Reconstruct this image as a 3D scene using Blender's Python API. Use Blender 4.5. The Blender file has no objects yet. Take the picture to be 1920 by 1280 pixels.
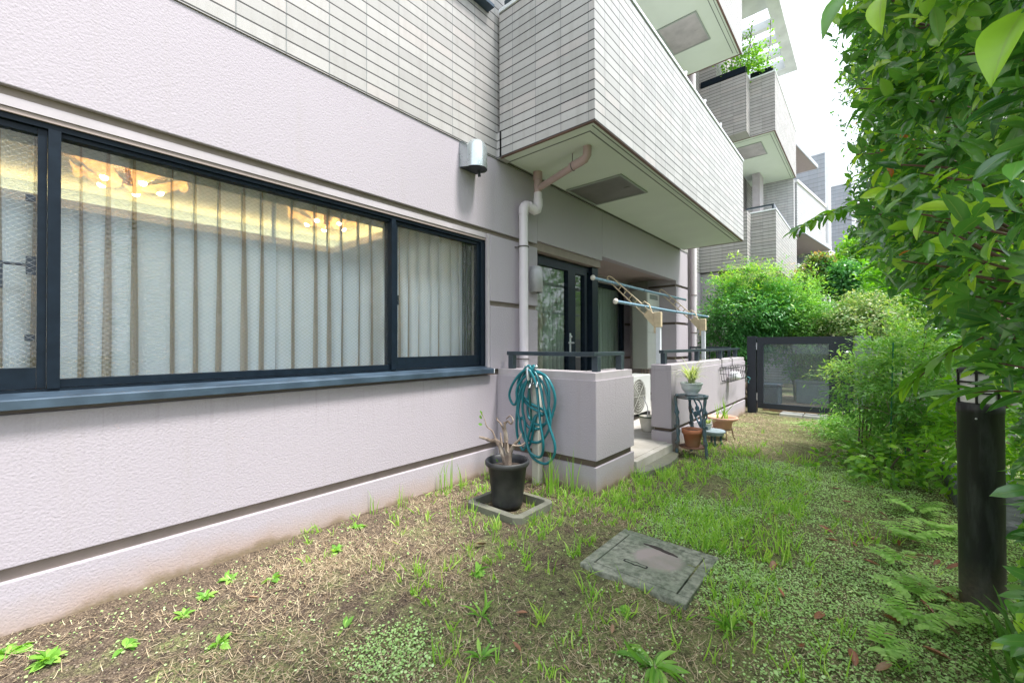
import bpy, math, random
import numpy as np
from mathutils import Vector, Matrix

scene = bpy.context.scene
R = math.radians
# ------------------------------------------------------------------ camera
cam_data = bpy.data.cameras.new("camera"); cam = bpy.data.objects.new("camera", cam_data)
scene.collection.objects.link(cam); scene.camera = cam
cam_data.sensor_width = 36.0; cam_data.lens = 14.605; cam_data.clip_start = 0.02; cam_data.clip_end = 400
yaw, pitch, roll = R(40.6927), R(0.4484), R(-0.1392)
f0 = Vector((-math.sin(yaw), math.cos(yaw), 0)); r0 = Vector((math.cos(yaw), math.sin(yaw), 0)); u0 = Vector((0, 0, 1))
F_ = f0 * math.cos(pitch) + u0 * math.sin(pitch); u2 = u0 * math.cos(pitch) - f0 * math.sin(pitch)
R_ = r0 * math.cos(roll) + u2 * math.sin(roll); U_ = u2 * math.cos(roll) - r0 * math.sin(roll)
CAM = Vector((0, 0, 1.11))
cam.matrix_world = Matrix(((R_.x, U_.x, -F_.x, CAM.x), (R_.y, U_.y, -F_.y, CAM.y), (R_.z, U_.z, -F_.z, CAM.z), (0, 0, 0, 1)))
# ------------------------------------------------------------------ world, sun, exposure (overcast day)
SUN_EL, SUN_AZ = 64.0, 74.0     # azimuth: compass-like, from +Y towards +X
w = bpy.data.worlds.new("World"); scene.world = w; w.use_nodes = True
nt = w.node_tree; bg = nt.nodes["Background"]
sky = nt.nodes.new("ShaderNodeTexSky"); sky.sky_type = 'NISHITA'; sky.sun_disc = False
sky.sun_elevation = R(SUN_EL); sky.sun_rotation = R(SUN_AZ); sky.air_density = 1.0; sky.dust_density = 4.0; sky.ozone_density = 1.0
hs = nt.nodes.new("ShaderNodeHueSaturation"); hs.inputs["Saturation"].default_value = 0.35
mx = nt.nodes.new("ShaderNodeMix"); mx.data_type = 'RGBA'; mx.inputs[0].default_value = 0.72
mx.inputs[7].default_value = (7.4, 8.1, 9.1, 1)
nt.links.new(sky.outputs[0], hs.inputs["Color"]); nt.links.new(hs.outputs[0], mx.inputs[6])
nt.links.new(mx.outputs[2], bg.inputs["Color"]); bg.inputs["Strength"].default_value = 0.10
sd = bpy.data.lights.new("sun", 'SUN'); sd.energy = 2.3; sd.angle = R(12); sd.color = (1.0, 0.97, 0.93)
sun = bpy.data.objects.new("sun", sd); scene.collection.objects.link(sun)
sdir = Vector((math.sin(R(SUN_AZ)) * math.cos(R(SUN_EL)), math.cos(R(SUN_AZ)) * math.cos(R(SUN_EL)), math.sin(R(SUN_EL))))
sun.rotation_euler = sdir.to_track_quat('Z', 'Y').to_euler(); sun.location = (6, 2, 12)
scene.view_settings.view_transform = 'Standard'; scene.view_settings.look = 'None'
scene.view_settings.exposure = 1.72; scene.view_settings.gamma = 1.0; scene.view_settings.use_curve_mapping = False
scene.render.engine = 'CYCLES'
scene.cycles.max_bounces = 8; scene.cycles.diffuse_bounces = 4; scene.cycles.transparent_max_bounces = 24
scene.cycles.use_denoising = True

rng = np.random.default_rng(7); random.seed(7)

# ================================================================== helpers
ROOT = {}
def tag(o, label, cat, group=None, kind=None):
    if label: o['label'] = label
    if cat: o['category'] = cat
    if group: o['group'] = group
    if kind: o['kind'] = kind
    return o
def thing(name, loc, label, cat, group=None):
    o = bpy.data.objects.new(name, None); scene.collection.objects.link(o); o.location = loc
    o.empty_display_size = 0.05
    ROOT[o] = Vector(loc); return tag(o, label, cat, group)

class MB:
    def __init__(s): s.v = []; s.f = []; s.smooth = []
    def add(s, vs, fs, smooth=False):
        b = len(s.v); s.v += [tuple(p) for p in vs]
        for q in fs: s.f.append(tuple(b + i for i in q)); s.smooth.append(smooth)
        return s
    def box(s, x0, x1, y0, y1, z0, z1, c=0.0):
        x0, x1 = min(x0, x1), max(x0, x1); y0, y1 = min(y0, y1), max(y0, y1)
        if c <= 0:
            vs = [(x, y, z) for z in (z0, z1) for y in (y0, y1) for x in (x0, x1)]
            return s.add(vs, [(0, 2, 3, 1), (4, 5, 7, 6), (0, 1, 5, 4), (2, 6, 7, 3), (0, 4, 6, 2), (1, 3, 7, 5)])
        bm = __import__('bmesh').new()
        B = __import__('bmesh')
        B.ops.create_cube(bm, size=1)
        for v in bm.verts: v.co = Vector(((x0 + x1) / 2 + v.co.x * (x1 - x0), (y0 + y1) / 2 + v.co.y * (y1 - y0), (z0 + z1) / 2 + v.co.z * (z1 - z0)))
        B.ops.bevel(bm, geom=bm.edges[:], offset=c, segments=2, profile=0.5, affect='EDGES')
        bm.verts.index_update(); s.add([v.co[:] for v in bm.verts], [[v.index for v in fc.verts] for fc in bm.faces]); bm.free()
        return s
    def prism(s, poly, axis, a, b):
        """poly: 2D points; axis 'x','y','z' = extrusion axis from a to b"""
        def P(p, t):
            return {'x': (t, p[0], p[1]), 'y': (p[0], t, p[1]), 'z': (p[0], p[1], t)}[axis]
        n = len(poly); vs = [P(p, a) for p in poly] + [P(p, b) for p in poly]
        fs = [tuple(range(n))[::-1], tuple(range(n, 2 * n))] + [(i, (i + 1) % n, n + (i + 1) % n, n + i) for i in range(n)]
        return s.add(vs, fs)
    def tube(s, pts, r, n=8, caps=True, smooth=True):
        pts = [Vector(p) for p in pts]; rr = r if isinstance(r, (list, tuple)) else [r] * len(pts)
        t = (pts[1] - pts[0]).normalized(); a = Vector((0, 0, 1)) if abs(t.z) < .9 else Vector((1, 0, 0))
        u = t.cross(a).normalized(); vs = []
        for i, p in enumerate(pts):
            t2 = (pts[min(i + 1, len(pts) - 1)] - pts[max(i - 1, 0)]).normalized()
            u = (u - t2 * u.dot(t2)).normalized(); w_ = t2.cross(u)
            for k in range(n):
                a_ = 2 * math.pi * k / n; vs.append(p + (u * math.cos(a_) + w_ * math.sin(a_)) * rr[i])
        m = len(pts); fs = [(i * n + k, i * n + (k + 1) % n, (i + 1) * n + (k + 1) % n, (i + 1) * n + k) for i in range(m - 1) for k in range(n)]
        s.add(vs, fs, smooth)
        if caps:
            s.add(vs[:n], [tuple(range(n))[::-1]]); s.add(vs[-n:], [tuple(range(n))])
        return s
    def lathe(s, prof, c=(0, 0, 0), n=28, smooth=True, axis='z'):
        vs = []
        for r, z in prof:
            for k in range(n):
                a = 2 * math.pi * k / n; p = (r * math.cos(a), r * math.sin(a), z)
                if axis == 'x': p = (p[2], p[0], p[1])
                if axis == 'y': p = (p[0], p[2], p[1])
                vs.append((c[0] + p[0], c[1] + p[1], c[2] + p[2]))
        fs = [(i * n + k, i * n + (k + 1) % n, (i + 1) * n + (k + 1) % n, (i + 1) * n + k) for i in range(len(prof) - 1) for k in range(n)]
        return s.add(vs, fs, smooth)
    def sphere(s, c, r, n=10, m=7, sc=(1, 1, 1)):
        vs = [(c[0] + r * sc[0] * math.sin(math.pi * j / m) * math.cos(2 * math.pi * k / n), c[1] + r * sc[1] * math.sin(math.pi * j / m) * math.sin(2 * math.pi * k / n), c[2] + r * sc[2] * math.cos(math.pi * j / m)) for j in range(m + 1) for k in range(n)]
        return s.add(vs, [(j * n + k, (j + 1) * n + k, (j + 1) * n + (k + 1) % n, j * n + (k + 1) % n) for j in range(m) for k in range(n)], True)
    def build(s, name, mat, parent=None, loc=None):
        """vertices are in world space; parent = a thing or a part of one"""
        if parent is not None: base = ROOT[parent]
        else: base = Vector(loc or (0, 0, 0))
        me = bpy.data.meshes.new(name)
        me.from_pydata([(v[0] - base.x, v[1] - base.y, v[2] - base.z) for v in s.v], [], s.f)
        me.polygons.foreach_set('use_smooth', s.smooth); me.update()
        if isinstance(mat, (list, tuple)):
            for m in mat: me.materials.append(m)
        else: me.materials.append(mat)
        o = bpy.data.objects.new(name, me); scene.collection.objects.link(o)
        ROOT[o] = base
        if parent is not None: o.parent = parent
        else: o.location = base
        return o

def fast_mesh(name, V, Fq, mat, parent=None, loc=None, attrs=None, smooth=True):
    base = np.array(ROOT[parent] if parent is not None else (loc or (0, 0, 0)), dtype=np.float64)
    V = np.asarray(V) - base; n = len(V); k = Fq.shape[1]; m = len(Fq)
    me = bpy.data.meshes.new(name); me.vertices.add(n); me.vertices.foreach_set('co', V.astype(np.float32).ravel())
    me.loops.add(m * k); me.loops.foreach_set('vertex_index', Fq.astype(np.int32).ravel())
    me.polygons.add(m); me.polygons.foreach_set('loop_start', np.arange(0, m * k, k, dtype=np.int32))
    me.polygons.foreach_set('use_smooth', np.full(m, smooth))
    me.update(calc_edges=True)
    for an, av in (attrs or {}).items():
        a = me.attributes.new(an, 'FLOAT', 'POINT'); a.data.foreach_set('value', np.asarray(av, dtype=np.float32))
    me.materials.append(mat)
    o = bpy.data.objects.new(name, me); scene.collection.objects.link(o); ROOT[o] = Vector(base)
    if parent is not None: o.parent = parent
    else: o.location = base
    return o

def nrm(a): return a / np.maximum(np.linalg.norm(a, axis=-1, keepdims=True), 1e-9)

def leaf_tmpl(segs=4, width=0.36, fold=0.10, droop=0.18, tip=.62):
    """unit-length leaf along +Y, normal +Z; returns verts, quads, rib attribute"""
    V = []; rib = []
    for i in range(segs + 1):
        t = i / segs; wv = width * 0.5 * (math.sin(math.pi * min(1, t ** 0.95 * 0.97 + 0.02)) ** tip) * (1 if t < .99 else .1)
        if i == 0: wv = width * 0.05
        z = -droop * t * t
        V += [(-wv, t * (1 - 0.1 * droop), z + fold * wv / width * 2 * .5), (0, t, z), (wv, t * (1 - 0.1 * droop), z + fold * wv / width * 2 * .5)]; rib += [1, 0, 1]
    Q = []
    for i in range(segs):
        a = i * 3; Q += [(a, a + 1, a + 4, a + 3), (a + 1, a + 2, a + 5, a + 4)]
    return np.array(V), np.array(Q), np.array(rib, float)
def blade_tmpl(segs=4, width=0.05, bend=0.5):
    V = []
    for i in range(segs + 1):
        t = i / segs; wv = width * 0.5 * (1 - t ** 2.2) + width * .02; a = bend * t
        V += [(-wv, math.sin(a) / max(bend, .01) if bend > 0 else 0, 0), (wv, 0, 0)]
        y = (1 - math.cos(a)) / bend; z = math.sin(a) / bend
        V[-2] = (-wv, y, z); V[-1] = (wv, y, z)
    return np.array(V), np.array([(2 * i, 2 * i + 1, 2 * i + 3, 2 * i + 2) for i in range(segs)])
def scatter(T, Q, pos, d, nr, L, Wd=None, extra=None):
    """instances of template T at pos, +Y -> d, +Z ~ nr, scale L (and Wd across)"""
    pos = np.asarray(pos); N = len(pos); d = nrm(d); s_ = nrm(np.cross(d, nr)); n_ = np.cross(s_, d)
    L = np.broadcast_to(np.asarray(L, float), (N,)); Wd = L if Wd is None else np.broadcast_to(np.asarray(Wd, float), (N,))
    V = (pos[:, None, :] + T[None, :, 0, None] * s_[:, None, :] * Wd[:, None, None] + T[None, :, 1, None] * d[:, None, :] * L[:, None, None] + T[None, :, 2, None] * n_[:, None, :] * L[:, None, None])
    Fq = (Q[None] + (np.arange(N) * len(T))[:, None, None]).reshape(-1, Q.shape[1])
    return V.reshape(-1, 3), Fq
def rep(a, k): return np.repeat(np.asarray(a), k)

_P = rng.random((64, 64))
def vnoise(x, y, sc):
    x = np.asarray(x) * sc; y = np.asarray(y) * sc; xi = np.floor(x).astype(int); yi = np.floor(y).astype(int); fx = x - xi; fy = y - yi
    fx = fx * fx * (3 - 2 * fx); fy = fy * fy * (3 - 2 * fy); g = lambda a, b: _P[a % 64, b % 64]
    return (g(xi, yi) * (1 - fx) + g(xi + 1, yi) * fx) * (1 - fy) + (g(xi, yi + 1) * (1 - fx) + g(xi + 1, yi + 1) * fx) * fy
def gz(x, y):
    return 0.028 * (vnoise(x, y, 1.7) - .5) + 0.018 * (vnoise(x, y, 6.1) - .5) + 0.010 * (vnoise(x, y, 19.) - .5)

# ---------------------------------------------------------------- materials
class NT:
    def __init__(s, name):
        s.m = bpy.data.materials.new(name); s.m.use_nodes = True; s.t = s.m.node_tree; s.b = s.t.nodes["Principled BSDF"]; s.out = s.t.nodes["Material Output"]
    def n(s, typ, **kw):
        nd = s.t.nodes.new("ShaderNode" + typ)
        for k, v in kw.items():
            if k == 'inp':
                for kk, vv in v.items():
                    if isinstance(vv, bpy.types.NodeSocket): s.t.links.new(vv, nd.inputs[kk])
                    else: nd.inputs[kk].default_value = vv
            else: setattr(nd, k, v)
        return nd
    def l(s, a, b): s.t.links.new(a, b)
    def math(s, op, a, b=0.0, c=0.0, clamp=False):
        nd = s.n("Math", operation=op, use_clamp=clamp)
        for i, v in enumerate((a, b, c)):
            if isinstance(v, bpy.types.NodeSocket): s.l(v, nd.inputs[i])
            else: nd.inputs[i].default_value = v
        return nd.outputs[0]
    def mix(s, fac, a, b, mode='MIX'):
        nd = s.n("Mix", data_type='RGBA', blend_type=mode)
        for i, v in ((0, fac), (6, a), (7, b)):
            if isinstance(v, bpy.types.NodeSocket): s.l(v, nd.inputs[i])
            else: nd.inputs[i].default_value = v if not isinstance(v, tuple) or len(v) == 4 else (*v, 1)
        return nd.outputs[2]
    def noise(s, scale, detail=3, vec=None, rough=.55, out=0):
        nd = s.n("TexNoise", inp={"Scale": scale, "Detail": detail, "Roughness": rough})
        s.l(vec or s.pos(), nd.inputs["Vector"]); return nd.outputs[out]
    def pos(s):
        if not hasattr(s, '_p'): s._p = s.n("NewGeometry")
        return s._p.outputs["Position"]
    def ramp(s, fac, stops):
        nd = s.n("ValToRGB"); s.l(fac, nd.inputs[0]); el = nd.color_ramp.elements
        while len(el) < len(stops): el.new(0.5)
        for e, (p, c) in zip(el, stops):
            e.position = p; e.color = (*c, 1) if not isinstance(c, float) else (c, c, c, 1)
        return nd.outputs[0]
    def bump(s, h, strength=.3, dist=.01):
        nd = s.n("Bump", inp={"Strength": strength, "Distance": dist}); s.l(h, nd.inputs["Height"]); s.l(nd.outputs[0], s.b.inputs["Normal"]); return nd
    def set(s, **kw):
        for k, v in kw.items():
            k = {'color': 'Base Color', 'rough': 'Roughness', 'metal': 'Metallic', 'spec': 'Specular IOR Level'}.get(k, k)
            if isinstance(v, bpy.types.NodeSocket): s.l(v, s.b.inputs[k])
            else: s.b.inputs[k].default_value = v if not isinstance(v, tuple) or len(v) == 4 else (*v, 1)
        return s

def simple(name, col, rough=.6, metal=0., var=.12, nscale=12., bump=0., bdist=.002, dirt=None, spec=.5):
    m = NT(name); nz = m.noise(nscale, 4)
    c = m.mix(m.ramp(nz, [(.3, 0.), (.7, 1.)]), tuple(x * (1 - var) for x in col), tuple(min(1, x * (1 + var)) for x in col))
    if dirt:
        n2 = m.noise(nscale * .37, 5); c = m.mix(m.ramp(n2, [(.5, 0.), (.72, 1.)]), c, dirt)
    m.set(color=c, metal=metal, spec=spec, rough=m.math('MULTIPLY_ADD', nz, .25, rough - .12))
    if bump: m.bump(m.noise(nscale * 6, 3), bump, bdist)
    return m.m

def stucco_mat(name, col, stain=1.0, lump=108.):
    m = NT(name); p = m.pos()
    big = m.noise(1.3, 4); fine = m.noise(lump, 2, rough=.5); vor = m.n("TexVoronoi", feature='SMOOTH_F1', inp={"Scale": lump * .8, "Smoothness": .6})
    wob = m.noise(30., 2, out=1); vv = m.n("VectorMath", operation='MULTIPLY_ADD'); m.l(wob, vv.inputs[0]); vv.inputs[1].default_value = (.008, .008, .008); m.l(p, vv.inputs[2]); m.l(vv.outputs[0], vor.inputs["Vector"])
    c = m.mix(big, tuple(x * .95 for x in col), tuple(min(1, x * 1.04) for x in col))
    sep = m.n("SeparateXYZ"); m.l(p, sep.inputs[0]); z = sep.outputs[2]
    nz = m.noise(5., 5)
    h = m.math('MULTIPLY_ADD', nz, -.16, z)              # wavy height
    g = m.n("MapRange", inp={"From Min": .075, "From Max": -.075, "To Min": 0., "To Max": 1.}); m.l(h, g.inputs[0])
    c = m.mix(m.math('MULTIPLY', g.outputs[0], .70 * stain, clamp=True), c, (.36, .24, .15))
    g2 = m.n("MapRange", inp={"From Min": -.035, "From Max": -.075, "To Min": 0., "To Max": 1.}); m.l(h, g2.inputs[0])
    c = m.mix(m.math('MULTIPLY', g2.outputs[0], .8 * stain, clamp=True), c, (.17, .13, .07))
    # faint vertical runs of dirt
    mp = m.n("Mapping", inp={"Scale": (6., 6., .35)}); m.l(p, mp.inputs[0]); st = m.noise(2.2, 5, vec=mp.outputs[0])
    c = m.mix(m.ramp(st, [(.56, 0.), (.80, .30)]), c, (.36, .32, .31))
    mp2 = m.n("Mapping", inp={"Scale": (14., 14., .7)}); m.l(p, mp2.inputs[0]); s2 = m.noise(2.6, 5, vec=mp2.outputs[0], rough=.7)
    zr = m.n("MapRange", inp={"From Min": .40, "From Max": .87}); m.l(z, zr.inputs[0]); below = m.math('LESS_THAN', z, .88)
    c = m.mix(m.math('MULTIPLY', m.math('MULTIPLY', m.ramp(s2, [(.54, 0.), (.76, .30)]), zr.outputs[0]), below), c, (.16, .135, .125))
    fl = m.ramp(fine, [(.36, 0.), (.64, 1.)]); c = m.mix(m.math('MULTIPLY', m.math('SUBTRACT', 1., fl), .10), c, tuple(x * .62 for x in col))
    m.set(color=c, rough=.88, spec=.25)
    hh = m.math('ADD', m.math('MULTIPLY', fine, 1.0), m.math('MULTIPLY', vor.outputs["Distance"], -.5))
    m.bump(hh, .55, .0032)
    return m.m

def tile_mat(name, yoff, xoff, base=(.40, .385, .37), pu=.2475, pv=.0741, zoff=2.764, blackrow=2.986, grout=(.045, .042, .042)):
    m = NT(name); g = m.n("NewGeometry"); m._p = g
    sp = m.n("SeparateXYZ"); m.l(g.outputs["Position"], sp.inputs[0]); sn = m.n("SeparateXYZ"); m.l(g.outputs["True Normal"], sn.inputs[0])
    isx = m.math('GREATER_THAN', m.math('ABSOLUTE', sn.outputs[0]), .6)
    uy = m.math('DIVIDE', m.math('SUBTRACT', sp.outputs[1], yoff), pu); ux = m.math('DIVIDE', m.math('SUBTRACT', sp.outputs[0], xoff), pu)
    u = m.math('ADD', m.math('MULTIPLY', isx, uy), m.math('MULTIPLY', m.math('SUBTRACT', 1., isx), ux))
    v = m.math('DIVIDE', m.math('SUBTRACT', sp.outputs[2], zoff), pv)
    fu = m.math('FRACT', u); fv = m.math('FRACT', v)
    du = m.math('MULTIPLY', m.math('MINIMUM', fu, m.math('SUBTRACT', 1., fu)), pu); dv = m.math('MULTIPLY', m.math('MINIMUM', fv, m.math('SUBTRACT', 1., fv)), pv)
    gu = m.n("MapRange", inp={"From Min": .0016, "From Max": .0040, "To Min": 1., "To Max": 0.}); m.l(du, gu.inputs[0])
    gv = m.n("MapRange", inp={"From Min": .0032, "From Max": .0058, "To Min": 1., "To Max": 0.}); m.l(dv, gv.inputs[0])
    cell = m.n("CombineXYZ"); m.l(m.math('FLOOR', u), cell.inputs[0]); m.l(m.math('FLOOR', v), cell.inputs[1]); m.l(isx, cell.inputs[2])
    wn = m.n("TexWhiteNoise"); m.l(cell.outputs[0], wn.inputs["Vector"]); t = wn.outputs["Value"]
    fine = m.noise(60., 5, rough=.65); med = m.noise(4., 4)
    c = m.mix(m.ramp(t, [(0., 0.), (1., 1.)]), tuple(x * .84 for x in base), tuple(min(1, x * 1.10) for x in base))
    pk = m.math('GREATER_THAN', t, .86); c = m.mix(m.math('MULTIPLY', pk, .5), c, (base[0] * 1.02, base[1] * .93, base[2] * .92))
    c = m.mix(m.math('MULTIPLY', m.ramp(fine, [(.35, 0.), (.7, 1.)]), .28), c, tuple(x * .8 for x in base))
    c = m.mix(m.math('MULTIPLY', med, .16), c, (.38, .36, .36))
    mp = m.n('Mapping', inp={'Scale': (9., 9., .8)}); m.l(g.outputs['Position'], mp.inputs[0]); sk = m.noise(1.7, 5, vec=mp.outputs[0], rough=.65)
    c = m.mix(m.ramp(sk, [(.48, 0.), (.78, .42)]), c, (.24, .22, .20))
    c = m.mix(m.math('MULTIPLY', gu.outputs[0], .72), c, (.17, .19, .19)); c = m.mix(gv.outputs[0], c, grout)
    if blackrow:
        db = m.math('ABSOLUTE', m.math('SUBTRACT', sp.outputs[2], blackrow)); c = m.mix(m.math('LESS_THAN', db, .0048), c, (.012, .012, .014))
    m.set(color=c, rough=.62, spec=.35)
    h = m.math('SUBTRACT', m.math('MULTIPLY', fine, .25), m.math('MAXIMUM', gu.outputs[0], gv.outputs[0])); m.bump(h, .6, .003)
    return m.m

def leaf_mat(name, c_dark, c_light, c_new=None, rough=.38, trans=.35, ribs=False, spec=.5, dead=None):
    """colour differs per leaf through the 'tint' attribute"""
    m = NT(name); at = m.n("Attribute", attribute_name='tint'); t = at.outputs["Fac"]
    stops = [(0., c_dark), (.62, c_light)]
    if c_new: stops += [(.90, c_new)]
    c = m.ramp(t, stops)
    nz = m.noise(45., 3); c = m.mix(m.math('MULTIPLY', nz, .25), c, tuple(x * .6 for x in c_dark))
    if dead: c = m.mix(m.math('GREATER_THAN', t, .985), c, dead)
    if ribs:
        rb = m.n("Attribute", attribute_name='rib').outputs["Fac"]
        c = m.mix(m.math('MULTIPLY', m.math('LESS_THAN', rb, .07), .30), c, (.28, .38, .12))
    m.set(color=c, rough=rough, spec=spec)
    tr = m.n("BsdfTranslucent"); tc = m.mix(1., c, (1.5, 1.6, .55), 'MULTIPLY'); m.l(tc, tr.inputs[0])
    ms = m.n("MixShader"); ms.inputs[0].default_value = trans; m.l(m.b.outputs[0], ms.inputs[1]); m.l(tr.outputs[0], ms.inputs[2]); m.l(ms.outputs[0], m.out.inputs[0])
    if ribs: m.bump(m.noise(90., 2), .12, .002)
    return m.m

STUC = (.400, .362, .396)
stucco = stucco_mat('stucco pink grey', STUC)
stucco_cap = simple('smooth plaster cap', (.40, .365, .385), .75, var=.08, nscale=9, bump=.15, dirt=(.36, .33, .32))
joint_brown = simple('brown sealant joint', (.105, .078, .058), .6, var=.1)
head_brown = simple('brown painted soffit strip', (.30, .24, .22), .7, var=.06)
tile_facade = tile_mat('facade tile', .696, -1.566, blackrow=None)
tile_balc = tile_mat('balcony tile', 2.855, -1.566, base=(.44, .43, .42))
tile_far = tile_mat('far tile', 10.58, -1.52, base=(.40, .38, .365))
tile_light = tile_mat('pale tile', .0, .0, base=(.46, .46, .47), grout=(.14, .14, .15), blackrow=None)
tile_grey = tile_mat('grey tile', .0, .0, base=(.30, .32, .35), grout=(.10, .11, .12), blackrow=None, pu=.26, pv=.15)
soffit_m = simple('grey green soffit paint', (.62, .67, .60), .75, var=.03, nscale=3)
dark_line = simple('dark groove shade and print', (.16, .18, .16), .8, var=.05)
trim_brown = simple('brown drip trim', (.15, .085, .065), .55, var=.25, nscale=5)
hatch_m = simple('dull steel hatch', (.20, .19, .18), .42, .5, var=.25, nscale=3, spec=.4)
hatch_l = simple('weathered steel hatch', (.44, .41, .41), .45, .5, var=.2, nscale=4)
hatch_fr = simple('hatch frame', (.30, .33, .30), .6, var=.06)
sash = simple('dark blue black anodised frame', (.007, .013, .021), .42, .0, var=.2, nscale=20, spec=.14)
sash_sill = simple('blue grey weathered sill', (.055, .085, .12), .36, .3, var=.3, nscale=7)
rail_m = simple('dark railing metal', (.05, .068, .082), .35, .4, var=.2, nscale=10)
white_m = simple('white painted metal', (.72, .74, .76), .4, var=.05)
alu = simple('silver aluminium', (.62, .64, .66), .3, .8, var=.06)
pipe_w = simple('pale pink grey pipe', (.62, .57, .60), .42, var=.05, nscale=4)
pipe_p = simple('dusty pink pipe', (.40, .29, .27), .5, var=.1, nscale=4)
conc = simple('aged concrete', (.16, .16, .125), .9, var=.2, nscale=14, bump=.5, bdist=.004, dirt=(.17, .17, .11))

def glass_mat(name, wired=False, tint=(.90, .95, .94), gloss=1.0, haze=0.0, hazecol=(.5, .55, .6), ior=1.5, boost=1.0):
    m = NT(name); m.t.nodes.remove(m.b)
    tr = m.n("BsdfTransparent"); tr.inputs[0].default_value = (*tint, 1)
    gl = m.n("BsdfGlossy"); gl.inputs["Roughness"].default_value = .02; gl.inputs[0].default_value = (gloss, gloss, gloss, 1)
    fr = m.n("Fresnel"); fr.inputs[0].default_value = ior; bf = m.n('NewGeometry').outputs['Backfacing']; f = m.math('MULTIPLY', m.math('MULTIPLY', fr.outputs[0], 1.15 * boost, clamp=True), m.math('SUBTRACT', 1., bf))
    ms = m.n("MixShader"); m.l(f, ms.inputs[0]); m.l(tr.outputs[0], ms.inputs[1]); m.l(gl.outputs[0], ms.inputs[2]); out = ms.outputs[0]
    if haze:
        df = m.n("BsdfDiffuse"); df.inputs[0].default_value = (*hazecol, 1)
        m2 = m.n("MixShader"); m2.inputs[0].default_value = haze; m.l(out, m2.inputs[1]); m.l(df.outputs[0], m2.inputs[2]); out = m2.outputs[0]
    if wired:
        sp = m.n("SeparateXYZ"); m.l(m.pos(), sp.inputs[0]); ws = []
        for sg in (1, -1):
            a = m.math('FRACT', m.math('DIVIDE', m.math('ADD', m.math('MULTIPLY', sp.outputs[1], .72), m.math('MULTIPLY', sp.outputs[2], sg * .95)), .0205))
            d_ = m.math('MINIMUM', a, m.math('SUBTRACT', 1., a)); ws.append(m.math('LESS_THAN', d_, .030))
        wv = m.math('MULTIPLY', m.math('MAXIMUM', *ws), .20)
        wd = m.n("BsdfDiffuse"); wd.inputs[0].default_value = (.55, .55, .52, 1)
        m3 = m.n("MixShader"); m.l(wv, m3.inputs[0]); m.l(out, m3.inputs[1]); m.l(wd.outputs[0], m3.inputs[2]); out = m3.outputs[0]
    m.l(out, m.out.inputs[0]); return m.m
glass_wired = glass_mat('wired window glass', True, tint=(.95, .98, .99), boost=.5)
glass_plain = glass_mat('window glass', tint=(.90, .95, .93), boost=1.2)
glass_gate = glass_mat('grey translucent gate sheet', tint=(.84, .88, .91), haze=.09, hazecol=(.52, .60, .66), boost=.7)

def sheer(name, col, alpha, fcol=None, falpha=None):
    """translucent cloth; the doubled cloth of the pleat folds has its shade painted darker ('fold' attribute)"""
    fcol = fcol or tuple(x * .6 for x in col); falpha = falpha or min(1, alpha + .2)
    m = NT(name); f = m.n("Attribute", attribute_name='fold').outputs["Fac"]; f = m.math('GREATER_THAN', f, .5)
    c = m.mix(f, col, fcol); m.set(color=c, rough=.9, spec=.1)  # fold colour paints the shade inside the pleats
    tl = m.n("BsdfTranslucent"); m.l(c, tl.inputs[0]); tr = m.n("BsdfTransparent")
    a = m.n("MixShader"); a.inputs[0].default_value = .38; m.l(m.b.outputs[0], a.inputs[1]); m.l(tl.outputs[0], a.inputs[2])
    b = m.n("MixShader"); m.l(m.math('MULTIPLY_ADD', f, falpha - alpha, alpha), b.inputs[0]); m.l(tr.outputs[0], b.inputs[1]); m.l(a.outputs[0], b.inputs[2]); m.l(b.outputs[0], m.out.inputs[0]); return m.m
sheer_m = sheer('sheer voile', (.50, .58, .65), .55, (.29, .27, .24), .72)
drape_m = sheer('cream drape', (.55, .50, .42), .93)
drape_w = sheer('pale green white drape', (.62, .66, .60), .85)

# ================================================================== SETTING
def axis(lo, hi, flo, fhi, fine, coarse):
    a = [flo]; s_ = fine
    while a[0] > lo: s_ = min(s_ * 1.25, coarse); a.insert(0, a[0] - s_)
    m = list(np.arange(flo, fhi, fine))[1:]; a += m; s_ = fine
    while a[-1] < hi: s_ = min(s_ * 1.25, coarse); a.append(a[-1] + s_)
    return np.array(a)
gx = axis(-60, 60, -2.6, 1.6, .022, 6); gy = axis(-40, 120, -.6, 8.2, .028, 6)
GX, GY = np.meshgrid(gx, gy, indexing='ij'); GZ = gz(GX, GY)
edge = np.clip(1 - np.abs(GX + 2.5) / .12, 0, 1) * (GY < 2.8); GZ = GZ + .012 * edge
nxg, nyg = len(gx), len(gy); V = np.stack([GX, GY, GZ], -1).reshape(-1, 3)
ii, jj = np.meshgrid(np.arange(nxg - 1), np.arange(nyg - 1), indexing='ij'); b_ = (ii * nyg + jj).ravel()
Fg = np.stack([b_, b_ + nyg, b_ + nyg + 1, b_ + 1], -1)
g = NT('soil and moss')
n1 = g.noise(2.1, 5); n2 = g.noise(26., 6, rough=.7); n3 = g.noise(7., 5); n4 = g.noise(140., 4, rough=.7)
soil = g.mix(g.ramp(n2, [(.35, 0.), (.65, 1.)]), (.036, .026, .020), (.125, .092, .068))
soil = g.mix(g.ramp(n4, [(.48, 0.), (.70, .8)]), soil, (.36, .28, .19))
sepg = g.n("SeparateXYZ"); g.l(g.pos(), sepg.inputs[0])
mr = g.n("MapRange", inp={"From Min": -2.3, "From Max": -.6}); g.l(sepg.outputs[0], mr.inputs[0])
mossf = g.ramp(g.math('ADD', g.math('MULTIPLY', mr.outputs[0], .28), g.math('MULTIPLY_ADD', n3, .62, g.math('MULTIPLY', n1, .3))), [(.50, 0.), (.66, 1.)])
moss = g.mix(g.ramp(n4, [(.4, 0.), (.62, 1.)]), (.13, .19, .045), (.33, .42, .14))
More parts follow.
